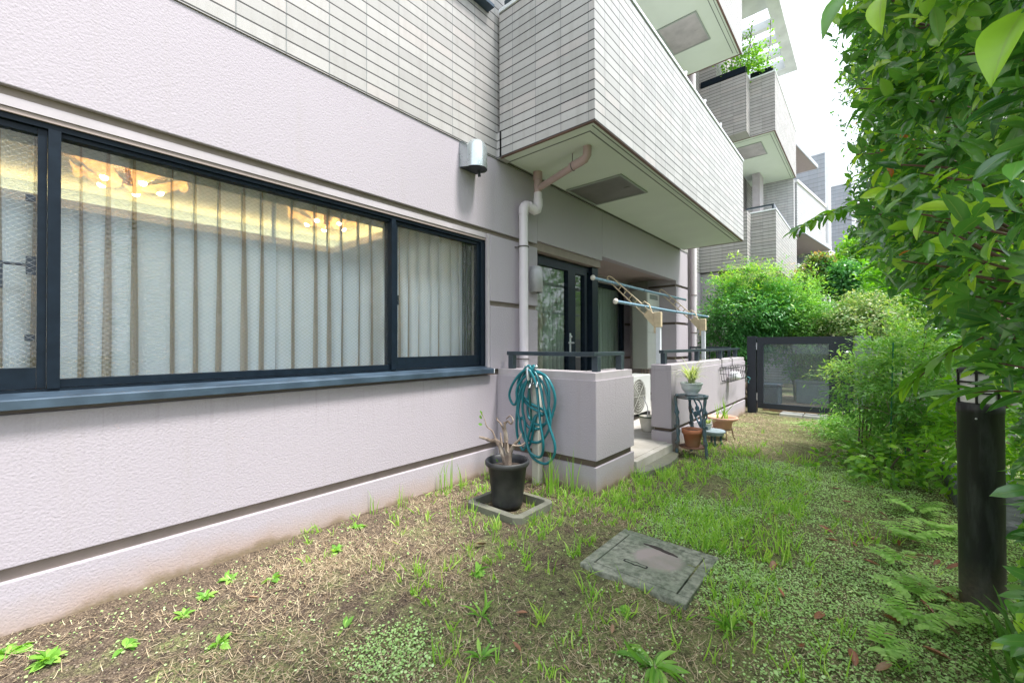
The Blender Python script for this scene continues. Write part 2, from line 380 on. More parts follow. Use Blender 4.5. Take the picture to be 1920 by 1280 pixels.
mossf = g.math('MULTIPLY', mossf, g.math('MULTIPLY_ADD', g.ramp(n2, [(.42, 0.), (.55, 1.)]), .6, .25))
g.set(color=g.mix(g.math('MULTIPLY', mossf, .62), soil, moss), rough=.95, spec=.15)
g.bump(g.math('ADD', n2, g.math('MULTIPLY', n4, .6)), .9, .012)
go = fast_mesh('ground', V, Fg, g.m, loc=(0, 0, 0)); tag(go, 'bare brown soil with patches of moss across the garden', 'ground', kind='structure')

pave = simple('pale terrace concrete', (.50, .47, .43), .85, var=.08, nscale=5, bump=.3, bdist=.003, dirt=(.33, .30, .25))
tf = MB().box(-3.38, -1.56, 2.92, 7.55, -.2, .12).box(-1.56, -1.50, 3.36, 4.21, -.2, .115).build('terrace_floor', pave); tag(tf, 'pale concrete terrace floor behind the low walls', 'terrace floor', kind='structure')
brickp = NT('brick path'); bt = brickp.n("TexBrick", inp={"Color1": (.33, .19, .13, 1), "Color2": (.45, .30, .22, 1), "Mortar": (.25, .22, .18, 1), "Scale": 4.}); brickp.l(brickp.pos(), bt.inputs[0]); brickp.set(color=bt.outputs[0], rough=.9)
pb = MB().box(-1.35, .6, 7.95, 10.2, -.05, .055).build('path', brickp.m); tag(pb, 'reddish brick path beyond the garden gate', 'path', kind='structure')
slabm = simple('pale threshold stone', (.48, .47, .44), .85, var=.1, nscale=8, dirt=(.25, .26, .2))
k = MB()
for i in range(4): k.box(-1.05 + i * .3, -.765 + i * .3, 7.50, 7.78, -.05, .05, .006)
st_ = k.build('stone_path', slabm); tag(st_, 'row of pale flat stones under the garden gate', 'stone path', kind='structure')

# ================================================================== THE APARTMENT BUILDING
B = thing('apartment_building', (-2.5, 2.7, 0), 'pink grey stucco apartment block with tiled projecting balconies on the left side', 'building')
FX = -2.5
# --- backing wall (behind the stucco panels): x -2.75 .. -2.525, with the window hole
W0, W1, WZ0, WZ1 = -.86, 2.586, .905, 2.025
k = MB(); xb0, xb1 = -2.75, -2.527
k.box(xb0, xb1, -6, W0, -.3, 2.755).box(xb0, xb1, W1, 3.30, -.3, 2.755).box(xb0, xb1, W0, W1, -.3, WZ0).box(xb0, xb1, W0, W1, WZ1, 2.755)
k.box(xb0, xb1, 3.30, 4.63, 2.06, 2.755)                     # over the door

back_m = simple('recessed brown grey render', (.24, .195, .17), .8, var=.1)
k.build('recessed_wall', back_m, B)
k = MB()
def panel(y0, y1, z0, z1, x=FX, xb=-2.5268): k.box(xb, x, y0, y1, z0, z1, .004)
panel(-6, 2.72, -.3, .208); panel(-6, 2.72, .26, .846)
panel(-6, W0 - .02, .896, 2.755)
panel(W0, 3.30, 2.112, 2.755)
panel(W1 + .035, 3.30, .896, 1.450); panel(W1 + .035, 3.30, 1.493, 2.072); panel(2.72, 3.3, .1, .846)
panel(3.30, 4.63, 2.145, 2.755)
k.box(-2.604, FX, 4.632, 7.2195, 2.201, 2.754)
k.build('stucco_wall', stucco, B)
k = MB()   # smooth strips round the window: jamb, head band
k.box(-2.60, FX - .003, W1, W1 + .030, .88, 2.075).box(-2.60, FX - .018, W0, W1, 2.038, 2.078)
k.build('window_surround', stucco_cap, B)
MB().box(-2.60, FX - .024, W0, W1, 2.018, 2.036).build('window_head', head_brown, B)
# pillar beyond the porch
MB().box(-3.36, -2.525, 7.245, 7.80, -.2, 2.755).build('pillar_joint', joint_brown, B)
k = MB()
for z0, z1 in ((-.2, .208), (.26, .846), (.896, 1.45), (1.493, 2.10), (2.14, 2.756)):
    k.box(-3.34, FX, 7.222, 7.82, z0, z1, .004)
pil = simple('pillar back', (.20, .15, .13), .8)
k.build('pillar', [stucco], B)
# porch: ceiling, back wall, side walls
porch_c = simple('brownish porch ceiling', (.37, .29, .27), .8, var=.05, nscale=3)
MB().box(-3.40, -2.606, 4.50, 7.22, 2.24, 2.42).build('porch_ceiling', porch_c, B)
k = MB(); k.box(-3.50, -3.345, 4.5, 4.90, .1, 2.24).box(-3.50, -3.345, 6.98, 7.22, .1, 2.24).box(-3.5, -3.345, 4.9, 6.98, 2.12, 2.24).box(-3.34, -2.62, 4.50, 4.60, .1, 2.24)
k.build('porch_wall', stucco, B)
for z_ in (.85, 1.45): MB().box(-3.344, -3.335, 7.0, 7.22, z_, z_ + .045).build('porch_joint', joint_brown, B)
# tiled upper walls
k = MB(); k.box(-2.72, -2.492, -6, 2.70, 2.757, 2.988).box(-2.72, -2.492, -6, 2.70, 2.9881, 3.99).box(-2.72, -2.492, 2.60, 2.70, 3.99, 5.77).box(-2.72, -2.492, -6, .55, 3.99, 5.77).box(-2.72, -2.492, .55, 2.6, 5.3, 5.77)
k.box(-2.72, -2.492, 2.70, 7.82, 2.757, 8.9).box(-2.72, -2.492, -6, 2.7, 5.77, 8.9)
k.build('tiled_wall', tile_facade, B)
# hidden interior structure: partition walls and floors keep the rooms dark
dark_in = simple('dim interior', (.30, .28, .26), .9)
MB().box(-6.4, -3.5, 2.80, 7.22, -.2, 2.75).box(-3.5, -3.0, 7.22, 7.8, -.2, 2.75).box(-3.5, -2.76, 2.80, 3.2, -.2, 2.75).build('inner_wall', dark_in, B)
# further wall between pillar and the far block, and far block wall
MB().box(-3.3, -2.985, 7.825, 10.25, -.2, 2.757).box(-3.3, -2.60, 10.26, 14.2, -.2, 2.75).build('stucco_wall', stucco, B)
MB().box(-3.3, -2.985, 7.825, 10.25, 2.759, 8.9).box(-3.3, -2.62, 10.26, 14.2, 2.759, 8.9).build('tiled_wall', tile_far, B)
MB().box(-2.95, -1.58, 13.98, 14.2, -.2, 5.76).build('tiled_wall', tile_light, B)
k = MB(); k.box(-2.40, -2.22, 12.9, 13.4, 4.03, 5.76); k.build('column', stucco_cap, B)
# roofs
MB().box(-9, -2.44, -6.02, 10.3, 8.905, 9.3).build('roof', soffit_m, B)

# --- big ribbon window
Wn = MB()
FX0, FX1 = -2.60, -2.545
Wn.box(-2.62, -2.535, W0 + .004, W1 - .004, WZ1 - .030, WZ1 - .002)        # head
Wn.box(-2.62, -2.535, W0 + .004, W1 - .004, WZ0 + .002, WZ0 + .030)       # track
Wn.box(-2.62, -2.530, W1 - .050, W1 - .004, WZ0 + .031, WZ1 - .031).box(-2.62, -2.530, W0 + .004, W0 + .05, WZ0 + .031, WZ1 - .031)
Wn.box(-2.62, -2.528, .048, .084, WZ0 + .031, WZ1 - .031).box(-2.62, -2.528, 1.652, 1.686, WZ0 + .031, WZ1 - .031)
Wn.box(-2.60, -2.548, .085, 1.651, .938, .972).box(-2.60, -2.548, .085, 1.651, 1.976, 1.994)
win = Wn.build('window', sash, B)
for y0, y1 in ((1.688, 2.534), (-.80, .046)):
    k = MB().box(-2.590, -2.550, y0, y0 + .026, WZ0 + .033, 1.992).box(-2.590, -2.550, y1 - .026, y1, WZ0 + .033, 1.992)
    k.box(-2.590, -2.551, y0 + .027, y1 - .027, WZ0 + .033, 1.022).box(-2.590, -2.551, y0 + .027, y1 - .027, 1.968, 1.992)
    k.build('window_sash', sash, win)
MB().box(-2.576, -2.572, .086, 1.650, .972, 1.978).build('pane', glass_wired, win)
MB().box(-2.572, -2.568, 1.714, 2.508, 1.022, 1.968).build('pane', glass_wired, win)
MB().box(-2.572, -2.568, -.774, .020, 1.022, 1.968).build('pane', glass_wired, win)
k = MB(); yy = .0
k.box(-2.60, -2.585, yy - .01, yy + .018, 1.40, 1.475).tube([(-2.60, yy, 1.445), (-2.64, yy - .01, 1.445), (-2.64, yy - .075, 1.445)], .006).box(-2.648, -2.634, yy - .088, yy - .070, 1.345, 1.452)
k.build('window_handle', sash, win)
for z_ in (1.70, 1.13): MB().box(-2.604, -2.586, yy - .012, yy + .016, z_, z_ + .025).build('hinge', sash, win)
k = MB(); yy = 1.735
k.box(-2.60, -2.585, yy - .01, yy + .014, 1.40, 1.47).box(-2.64, -2.6, yy + .0, yy + .012, 1.43, 1.445).box(-2.648, -2.634, yy, yy + .016, 1.335, 1.45); k.build('window_handle', sash, win)
k = MB()
k.prism([(-2.535, .925), (-2.500, .915), (-2.452, .907), (-2.446, .902), (-2.446, .869), (-2.455, .866), (-2.498, .866), (-2.498, .895), (-2.535, .900)], 'y', W0 - .03, W1 + .02)
k.build('window_sill', sash_sill, win)
MB().box(-2.50, -2.447, W1 + .021, W1 + .034, .866, .905, .003).build('sill_cap', white_m, win)
# upper window whose ledge enters the top of the picture
uw = MB().box(-2.60, -2.46, .60, 2.56, 4.02, 4.08).box(-2.60, -2.46, .60, 2.56, 5.20, 5.28).box(-2.60, -2.46, .60, .66, 4.08, 5.20).box(-2.6, -2.46, 2.50, 2.56, 4.08, 5.2).box(-2.6, -2.47, 1.55, 1.61, 4.08, 5.2).build('window', sash, B)
MB().box(-2.56, -2.552, .66, 2.50, 4.08, 5.20).build('pane', glass_plain, uw)
MB().box(-2.56, -2.412, .55, 2.585, 3.992, 4.018).build('window_sill', sash_sill, uw)
MB().box(-2.8, -2.7, .3, 2.65, 3.6, 5.5).build('blind', simple('grey blind', (.4, .42, .42), .9), uw)

# --- room behind the window (walls and tray ceiling with cove light)
room_w = simple('pale blue grey room wall', (.50, .60, .68), .9, var=.02, nscale=2)
room_b = simple('beige room soffit', (.66, .58, .44), .9, var=.02, nscale=2)
room_c = simple('cream room ceiling', (.82, .77, .60), .9, var=.02, nscale=2)
MB().box(-5.40, -5.22, -3.2, 2.75, .0, 2.60).box(-5.22, -2.76, 2.745, 2.86, .0, 2.60).box(-5.4, -2.76, -3.3, -3.2, 0, 2.6).build('room_wall', room_w, B)
MB().box(-5.4, -2.76, -3.2, 2.75, -.05, .02).build('room_floor', simple('wood floor', (.25, .15, .08), .5), B)
k = MB(); sw = .40
k.box(-5.22, -5.22 + sw, -3.2, 2.745, 2.20, 2.235).box(-5.22 + sw, -3.10, 2.745 - sw, 2.745, 2.20, 2.235).box(-3.10, -2.752, -3.2, 2.745, 2.09, 2.235)
k.box(-5.22 + sw - .03, -5.22 + sw, -3.2, 2.745 - sw, 2.2355, 2.27).box(-5.22 + sw, -3.1, 2.745 - sw, 2.745 - sw + .03, 2.2355, 2.27)
k.build('room_soffit', room_b, B)
MB().box(-5.25, -2.74, -3.2, 2.75, 2.46, 2.56).build('room_ceiling', room_c, B)
cove = NT('cove light'); cove.set(color=(1, .9, .6)); cove.b.inputs["Emission Color"].default_value = (1.0, .80, .42, 1); cove.b.inputs["Emission Strength"].default_value = 4.2
MB().box(-5.14, -5.08, -3.0, 2.6, 2.236, 2.262).box(-5.0, -3.3, 2.60, 2.66, 2.236, 2.262).build('cove_light', cove.m, B)

# --- balconies
def balcony(x0, x1, y0, y1, z0, z1, mat, hatch=None, step=None, hmat=hatch_m, trim=True, sof=soffit_m):
    t = .13; k = MB()
    k.box(x1 - t, x1, y0, y1, z0, z1).box(x0, x1 - t, y0, y0 + t, z0, z1).box(x0, x1 - t, y1 - t, y1, z0, z1)
    k.box(x0, x1 - t, y0 + t, y1 - t, z0 + .03, z0 + .16)
    if step: k.box(x0, step[0], step[1], y0, z0, z1)
    b = k.build('balcony', mat, B)
    c = MB().box(x0, x1 + .012, y0 - .012, y1 + .012, z1 + .001, z1 + .035, .006)
    c.build('coping', white_m, b)
    if trim:
        e = MB(); tw = .028
        e.box(x1 - tw, x1 - .002, y0 + .002, y1 - .002, z0 - .006, z0 + .03 - .002).box(x0, x1 - tw, y0 + .002, y0 + tw, z0 - .006, z0 - .001).box(x0, x1 - tw, y1 - tw, y1 - .002, z0 - .006, z0 - .001)
        e.build('drip_trim', trim_brown, b)
    sb = MB().box(x0 + .002, x1 - .030, y0 + .03, y1 - .03, z0 - .0035, z0 + .028).build('soffit', sof, b)
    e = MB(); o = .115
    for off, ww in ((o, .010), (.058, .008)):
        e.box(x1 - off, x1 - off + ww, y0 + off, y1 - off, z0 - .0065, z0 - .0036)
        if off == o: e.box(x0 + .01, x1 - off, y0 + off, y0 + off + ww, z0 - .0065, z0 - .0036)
    e.build('drip_groove_shade', dark_line, b)  # raised dark strips stand in for the shade of an uncarved groove
    if hatch:
        hx0, hx1, hy0, hy1 = hatch; fr = MB(); q = .022
        fr.box(hx0, hx1, hy0, hy0 + q, z0 - .018, z0 - .004).box(hx0, hx1, hy1 - q, hy1, z0 - .018, z0 - .004).box(hx0, hx0 + q, hy0 + q, hy1 - q, z0 - .018, z0 - .004).box(hx1 - q, hx1, hy0 + q, hy1 - q, z0 - .018, z0 - .004)
        fr.build('hatch_frame', hatch_fr, b)
        MB().box(hx0 + q, hx1 - q, hy0 + q, hy1 - q, z0 - .012, z0 - .004).box(hx1 - q - .11, hx1 - q - .06, (hy0 + hy1) / 2 + .02, (hy0 + hy1) / 2 + .05, z0 - .017, z0 - .0121).build('hatch', hmat, b)
    return b
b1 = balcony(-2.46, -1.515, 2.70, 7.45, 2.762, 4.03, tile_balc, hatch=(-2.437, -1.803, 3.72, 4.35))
MB().box(-2.51, -2.44, 2.70, 2.83, 2.757, 2.984).build('tiled_return', tile_balc, b1)
k = MB()
k.box(-2.44, -1.62, 2.745, 2.785, 4.13, 4.165).box(-2.43, -2.40, 2.75, 2.78, 4.066, 4.13).box(-1.66, -1.63, 2.75, 2.78, 4.066, 4.13); k.build('railing', rail_m, b1)
k = MB()
for yy_ in (4.96, 5.7, 6.45): MB().tube([(-1.60, yy_, 4.0), (-1.60, yy_, 4.25)], .017).tube([(-1.60, yy_, 4.25), (-1.60, yy_, 4.27)], .024).build('drying_post', white_m, b1)
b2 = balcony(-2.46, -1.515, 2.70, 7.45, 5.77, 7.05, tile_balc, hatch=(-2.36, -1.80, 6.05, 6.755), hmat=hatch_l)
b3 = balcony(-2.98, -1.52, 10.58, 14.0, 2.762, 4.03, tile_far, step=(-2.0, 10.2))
k = MB().box(-2.10, -1.56, 10.62, 10.66, 4.15, 4.19).box(-1.60, -1.56, 10.62, 10.66, 4.066, 4.15).box(-1.60, -1.56, 10.66, 13.9, 4.15, 4.19); k.build('railing', rail_m, b3)
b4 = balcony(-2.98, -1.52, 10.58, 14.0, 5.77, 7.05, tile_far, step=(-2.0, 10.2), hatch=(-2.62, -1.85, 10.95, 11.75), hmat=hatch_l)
k = MB().box(-2.95, -2.02, 10.22, 10.42, 7.09, 7.22).box(-2.0, -1.56, 10.62, 10.78, 7.09, 7.22); k.build('planter_box', sash, b4)
# pergola on the roof terrace
perg = simple('pale concrete beam', (.55, .57, .57), .8, var=.12, nscale=3)
k = MB(); k.box(-1.72, -1.47, 6.0, 14.05, 8.80, 9.10)
k.box(-2.98, -1.72, 6.0, 11.15, 8.90, 9.08)
for yy_ in (11.75, 12.42, 13.05): k.box(-2.98, -1.72, yy_, yy_ + .12, 8.85, 9.05)
k.box(-2.98, -1.72, 13.72, 14.05, 8.80, 9.08)
k.build('roof_pergola', perg, B)

# --- door in the terrace
k = MB(); dx0, dx1 = -2.66, -2.60
k.box(dx0, dx1, 3.32, 3.36, .14, 2.04)
k.box(dx0, dx1, 3.36, 4.01, 1.95, 2.04).box(dx0, dx1, 4.01, 4.10, .14, 2.04).box(dx0, dx1, 4.10, 4.16, .14, 1.99).box(dx0, dx1, 4.37, 4.425, .14, 1.99).box(dx0, dx1, 4.16, 4.37, 1.94, 1.99).box(dx0, dx1, 4.10, 4.48, 1.991, 2.04)
k.box(dx0, dx1, 3.36, 4.01, .14, .30).box(dx0, dx1, 4.16, 4.37, .14, .30).box(-2.70, -2.56, 4.485, 4.625, .13, 2.055)
dr = k.build('door', sash, B)
MB().box(-2.635, -2.63, 3.36, 4.01, .30, 1.95).box(-2.635, -2.63, 4.16, 4.37, .30, 1.94).build('pane', glass_plain, dr)
k = MB().box(-2.60, -2.595, 4.03, 4.06, 1.02, 1.24).tube([(-2.595, 4.045, 1.13), (-2.55, 4.045, 1.13), (-2.55, 3.94, 1.13)], .009).sphere((-2.585, 4.045, 1.20), .014); k.build('door_handle', alu, dr)
MB().box(-2.74, -2.532, 3.303, 4.63, 2.062, 2.143).build('door_header', head_brown, B)
# porch window (deep in the recess)
k = MB(); k.box(-3.40, -3.335, 4.92, 6.96, 2.06, 2.12).box(-3.4, -3.335, 4.92, 4.98, .15, 2.06).box(-3.4, -3.335, 6.88, 6.96, .15, 2.06).box(-3.4, -3.335, 5.85, 5.91, .15, 2.06).box(-3.4, -3.335, 4.98, 6.88, .13, .20)
pw = k.build('window', sash, B)
MB().box(-3.38, -3.375, 4.98, 6.88, .20, 2.06).build('pane', glass_plain, pw)

# --- vent hood, small hood, rain pipes
vent_m = simple('brushed silver vent', (.46, .51, .52), .28, .75, var=.05)
k = MB(); pts = []
c = (-2.40, 2.35); n = 18
prof = [(.0, .232), (.05, .226), (.078, .20), (.09, .165), (.092, .02), (.092, 0)]
vs = []
for r_, z_ in prof:
    for q in range(n + 1):
        a = math.pi * q / n - math.pi / 2
        vs.append((-2.40 + r_ * math.cos(a) * 1.0, 2.35 + r_ * math.sin(a), 2.525 + z_))
fs = [(i * (n + 1) + q, i * (n + 1) + q + 1, (i + 1) * (n + 1) + q + 1, (i + 1) * (n + 1) + q) for i in range(len(prof) - 1) for q in range(n)]
k.add(vs, fs, True)
# side skirts running back to the wall
k.prism([(-2.498, 2.545), (-2.40, 2.525), (-2.40, 2.69), (-2.44, 2.735), (-2.498, 2.755)], 'y', 2.258, 2.262).prism([(-2.498, 2.545), (-2.40, 2.525), (-2.40, 2.69), (-2.44, 2.735), (-2.498, 2.755)], 'y', 2.438, 2.442)
k.prism([(2.262, 2.69), (2.30, 2.735), (2.35, 2.757), (2.40, 2.735), (2.438, 2.69), (2.438, 2.68), (2.262, 2.68)], 'x', -2.498, -2.40)
vh = k.build('vent_hood', vent_m, B)
MB().prism([(-2.49 + .0, 2.26), (-2.40, 2.26), (-2.34, 2.29), (-2.315, 2.35), (-2.34, 2.41), (-2.40, 2.44), (-2.49, 2.44)], 'z', 2.535, 2.545).tube([(-2.42, 2.40, 2.535), (-2.42, 2.41, 2.49)], .012).build('vent_grille', simple('dark vent grille', (.03, .035, .045), .6), vh)
k = MB().lathe([(.0, .26), (.055, .25), (.07, .2), (.07, 0), (.06, 0)], c=(-2.475, 3.235, 1.62), n=16); k.build('vent_hood', simple('grey vent hood', (.42, .42, .44), .5, .2), B)
k = MB(); px_, py_ = -2.435, 3.0
k.tube([(px_, py_, .14), (px_, py_, 2.33)], .042, 16)
vp = k.build('downpipe', pipe_w, B)
k = MB(); arc = lambda c, r, a0, a1, u, v, n=8: [tuple(c[i] + r * (math.cos(a0 + (a1 - a0) * t / n) * u[i] + math.sin(a0 + (a1 - a0) * t / n) * v[i]) for i in range(3)) for t in range(n + 1)]
k.tube([(px_, py_, 2.32), (px_, py_, 2.36)] + arc((px_ + .0, py_ + .055, 2.36), .055, math.pi, math.pi / 2, (0, 1, 0), (0, 0, 1))[1:] + [(px_, py_ + .07, 2.415)], .046, 16)
k.tube([(px_ + .01, py_ + .06, 2.415), (px_ + .03, py_ + .15, 2.385)], .046, 16)
k.tube([(px_ + .03, py_ + .13, 2.39), (px_ + .035, py_ + .16, 2.40), (px_ + .04, py_ + .17, 2.44), (px_ + .04, py_ + .17, 2.50)], .046, 16)
k.tube([(px_ + .04, py_ + .17, 2.47), (px_ + .04, py_ + .17, 2.56)], .041, 16)
k.build('pipe_elbow', pipe_w, vp)
tee = (px_ + .04, py_ + .17)
k = MB().tube([(*tee, 2.55), (*tee, 2.70)], .037, 16).tube([(*tee, 2.68), (*tee, 2.765)], .045, 16)
k.tube([(tee[0], tee[1], 2.60), (-1.86, 3.045, 2.655)], .030, 14).tube([(-1.95, 3.06, 2.647), (-1.84, 3.04, 2.657)], .036, 14)
k.tube([(-1.86, 3.045, 2.655), (-1.80, 3.035, 2.665), (-1.775, 3.03, 2.69), (-1.77, 3.03, 2.765)], .036, 14).build('pipe_branch', pipe_p, vp)
k = MB(); 
clm = simple('dark steel clamp', (.12, .11, .10), .5, .5)
for z_ in (2.02, .98): MB().tube(arc((px_, py_, z_), .047, 0, 2 * math.pi, (1, 0, 0), (0, 1, 0), 16), .005, 5).tube([(px_ - .04, py_ - .03, z_), (px_ - .07, py_ - .05, z_)], .006).build('pipe_clamp', clm, vp)
k.tube(arc((-1.93, 3.057, 2.648), .036, 0, 2 * math.pi, (0, 1, 0), (0, 0, 1), 14), .005, 5).tube([(-1.93, 3.05, 2.68), (-1.93, 3.05, 2.757)], .004)
k.build('pipe_clamp', clm, vp)
k = MB().tube([(-2.42, 7.90, .0), (-2.42, 7.90, 8.8)], .045, 14).box(-2.75, -2.47, 7.93, 8.25, -.1, 8.8); k.build('downpipe', pipe_w, B)
k = MB()
for z_ in (2.0, 1.32): MB().tube(arc((-2.42, 7.90, z_), .05, 0, 2 * math.pi, (1, 0, 0), (0, 1, 0), 14), .007, 5).build('pipe_clamp', joint_brown, B)

# ================================================================== things inside the rooms
def curtain(name, label, y0, y1, z0, z1, x, mat, pitch=.108, depth=.05, group=None, cat='curtain', sw=.016):
    cs = []; y = y0
    while y < y1 + pitch: cs.append((y + pitch * .5 + random.uniform(-.022, .022) * pitch / .108, random.uniform(.45, 1.45), random.uniform(-1, 1))); y += pitch * (1 + random.uniform(-.05, .05))
    nz = 18; V = []; fo = []; m = 0
    for t in range(nz + 1):
        q = t / nz; z = z1 + (z0 - z1) * q; row = []
        for i, (c, wv, ph) in enumerate(cs[:-1]):
            c_ = c + .010 * ph * math.sin(q * 3 + ph) * q; w_ = sw * wv * (.35 + .65 * min(1, q * 2.2)); cn = cs[i + 1][0] + .010 * cs[i + 1][2] * math.sin(q * 3 + cs[i + 1][2]) * q; wn = sw * cs[i + 1][1] * (.35 + .65 * min(1, q * 2.2))
            a_, b_ = c_ + w_, cn - wn; bow = .007 * ph * math.sin(q * 4.0 + ph * 3)
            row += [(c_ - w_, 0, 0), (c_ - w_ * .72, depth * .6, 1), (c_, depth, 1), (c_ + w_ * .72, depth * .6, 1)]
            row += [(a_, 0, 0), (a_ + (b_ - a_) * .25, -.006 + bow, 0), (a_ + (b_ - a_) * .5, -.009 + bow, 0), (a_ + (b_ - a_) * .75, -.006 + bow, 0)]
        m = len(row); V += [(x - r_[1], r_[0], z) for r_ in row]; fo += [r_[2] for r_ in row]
    Q = [(t * m + q, t * m + q + 1, (t + 1) * m + q + 1, (t + 1) * m + q) for t in range(nz) for q in range(m - 1)]
    o = fast_mesh(name, np.array(V), np.array(Q), mat, loc=(x, (y0 + y1) / 2, z0), attrs={'fold': fo}); return tag(o, label, cat, group)
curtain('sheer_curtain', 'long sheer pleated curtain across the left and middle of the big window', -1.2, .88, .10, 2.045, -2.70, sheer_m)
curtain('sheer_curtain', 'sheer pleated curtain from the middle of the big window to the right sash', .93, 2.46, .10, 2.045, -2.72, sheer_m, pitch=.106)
curtain('drape', 'dark gathered drape at the right end of the big window', 2.47, 2.66, .10, 2.05, -2.70, simple('dark olive drape', (.035, .045, .040), .9), pitch=.045, depth=.04, sw=.012)
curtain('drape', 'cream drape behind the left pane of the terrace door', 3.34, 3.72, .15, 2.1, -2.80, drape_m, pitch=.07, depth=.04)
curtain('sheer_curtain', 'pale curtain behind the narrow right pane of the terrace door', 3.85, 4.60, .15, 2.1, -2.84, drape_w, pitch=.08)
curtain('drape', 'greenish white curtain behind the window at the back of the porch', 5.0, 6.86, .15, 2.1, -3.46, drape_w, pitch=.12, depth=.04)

bulb = NT('lamp bulb'); bulb.b.inputs["Emission Color"].default_value = (1, .83, .55, 1); bulb.b.inputs["Emission Strength"].default_value = 16
petal = NT('amber glass petal'); petal.set(color=(.9, .55, .25), rough=.3); petal.b.inputs["Emission Color"].default_value = (1., .46, .12, 1)
nz_ = petal.noise(24., 3); e_ = petal.math('MULTIPLY_ADD', nz_, 1.5, .02); petal.l(e_, petal.b.inputs["Emission Strength"])
brass = simple('aged brass', (.25, .15, .06), .35, .8)
def ceiling_lamp(x, y, label, n=5):
    L = thing('ceiling_lamp', (x, y, 2.46), label, 'ceiling lamp', 'petal ceiling lamps in the room')
    MB().lathe([(.0, 2.46), (.10, 2.455), (.10, 2.43), (.03, 2.42), (.02, 2.30), (.035, 2.28), (.0, 2.26)], c=(x, y, 0), n=20).build('ceiling_rose', brass, L)
    for i in range(n):
        a0 = 2 * math.pi * i / n + .3; V = []; Q = []; nu, nv = 8, 6
        for u in range(nu + 1):
            for v in range(nv + 1):
                r_ = .06 + .27 * u / nu; da = (v / nv - .5) * (1.10 if u < nu else 1.0) * (.36 + .34 * math.sin(math.pi * u / nu))
                z = 2.285 + .10 * (u / nu) ** 1.6 + .055 * (1 - (2 * v / nv - 1) ** 2) * -1 * math.sin(math.pi * min(1, .2 + .7 * u / nu)) + (.02 * math.cos(v * 2.1) if u == nu else 0)
                V.append((x + r_ * math.cos(a0 + da), y + r_ * math.sin(a0 + da), z))
        for u in range(nu):
            for v in range(nv): b = u * (nv + 1) + v; Q.append((b, b + 1, b + nv + 2, b + nv + 1))
        k = MB(); k.add(V, Q, True); k.build('glass_petal', petal.m, L)
        k = MB().sphere((x + .17 * math.cos(a0), y + .17 * math.sin(a0), 2.262), .024); k.build('bulb', bulb.m, L)
        k = MB().sphere((x + .31 * math.cos(a0), y + .31 * math.sin(a0), 2.34), .03, sc=(1, 1, 1.3)).build('glass_drop', petal.m, L)
    ld = bpy.data.lights.new('lamp_light', 'POINT'); ld.energy = 1.6; ld.color = (1, .86, .66); ld.shadow_soft_size = .12
    lo = bpy.data.objects.new('lamp_light', ld); scene.collection.objects.link(lo); lo.parent = L; lo.location = (0, 0, -.36)
ceiling_lamp(-4.05, .47, 'amber glass petal ceiling lamp, the larger one seen through the big window')
ceiling_lamp(-3.95, 1.86, 'amber glass petal ceiling lamp deeper in the room near the window sash')

# ================================================================== TERRACE WALLS
WX = -1.515
A = thing('terrace_wall', (-2.0, 2.80, 0), 'low stucco terrace wall with a corner, behind the hanging green hose', 'terrace wall')
k = MB()
for z0, z1 in ((-.2, .206), (.257, .842)):
    k.prism([(-2.497, 2.703), (WX - .004, 2.703), (WX, 2.707), (WX, 3.341), (WX - .004, 3.345), (WX - .2, 3.345), (WX - .2, 2.90), (-2.497, 2.90)], 'z', z0, z1)
k.build('wall', stucco, A)
k = MB().box(-2.497, WX - .022, 2.725, 2.88, .19, .27).box(WX - .18, WX - .022, 2.88, 3.325, .19, .27); k.build('joint', joint_brown, A)
k = MB().prism([(-2.497, 2.715), (WX - .012, 2.715), (WX - .012, 3.335), (WX - .19, 3.335), (WX - .19, 2.89), (-2.497, 2.89)], 'z', .8425, .900); k.build('coping', stucco_cap, A)
rl = MB().box(-2.45, -1.57, 2.775, 2.815, 1.018, 1.052, .004).box(-1.61, -1.57, 2.8155, 3.29, 1.018, 1.0515, .004).build('railing', rail_m, A)
for x_, y_ in ((-2.40, 2.795), (-1.59, 2.84), (-1.59, 3.24)): MB().box(x_ - .026, x_ + .026, y_ - .026, y_ + .026, .9005, 1.0178, .003).build('post', rail_m, rl)
Bw = thing('terrace_wall', (-1.62, 5.8, 0), 'long low stucco terrace wall running to the gate behind the plant stand', 'terrace wall')
k = MB()
k.box(WX - .21, WX, 4.223, 7.50, -.2, .222, .005).box(WX - .21, WX, 4.223, 7.50, .258, .8425, .005).box(WX - .21, WX, 4.223, 4.42, .8427, .9022, .005); k.build('wall', stucco, Bw)
MB().box(WX - .19, WX - .02, 4.26, 7.48, .21, .27).build('joint', joint_brown, Bw)
MB().box(WX - .2, WX - .014, 4.4205, 7.50, .8427, .901, .005).build('coping', stucco_cap, Bw)
rl = MB().box(-1.66, -1.61, 4.27, 7.60, 1.018, 1.050, .004).build('railing', rail_m, Bw)
for y_ in (4.34, 5.45, 6.5, 7.4): MB().box(-1.660, -1.610, y_ - .03, y_ + .03, .903, 1.0178, .003).build('post', rail_m, rl)
k = MB().box(-2.4, -1.75, 7.58, 7.62, 1.04, 1.07).box(-2.42, -2.38, 7.58, 7.62, .0, 1.04).box(-1.79, -1.75, 7.58, 7.62, .0, 1.04)
for i in range(5): k.box(-2.30 + i * .11, -2.285 + i * .11, 7.592, 7.608, .1, 1.04)
tag(k.build('railing', rail_m, loc=(-2.05, 7.6, 0)), 'dark metal railing across the far end of the terrace', 'railing')
st = MB(); st.prism([(-1.50, 3.30), (-1.44, 3.34), (-1.385, 3.50), (-1.36, 3.75), (-1.375, 3.95), (-1.42, 4.14), (-1.50, 4.20)], 'z', -.06, .045)
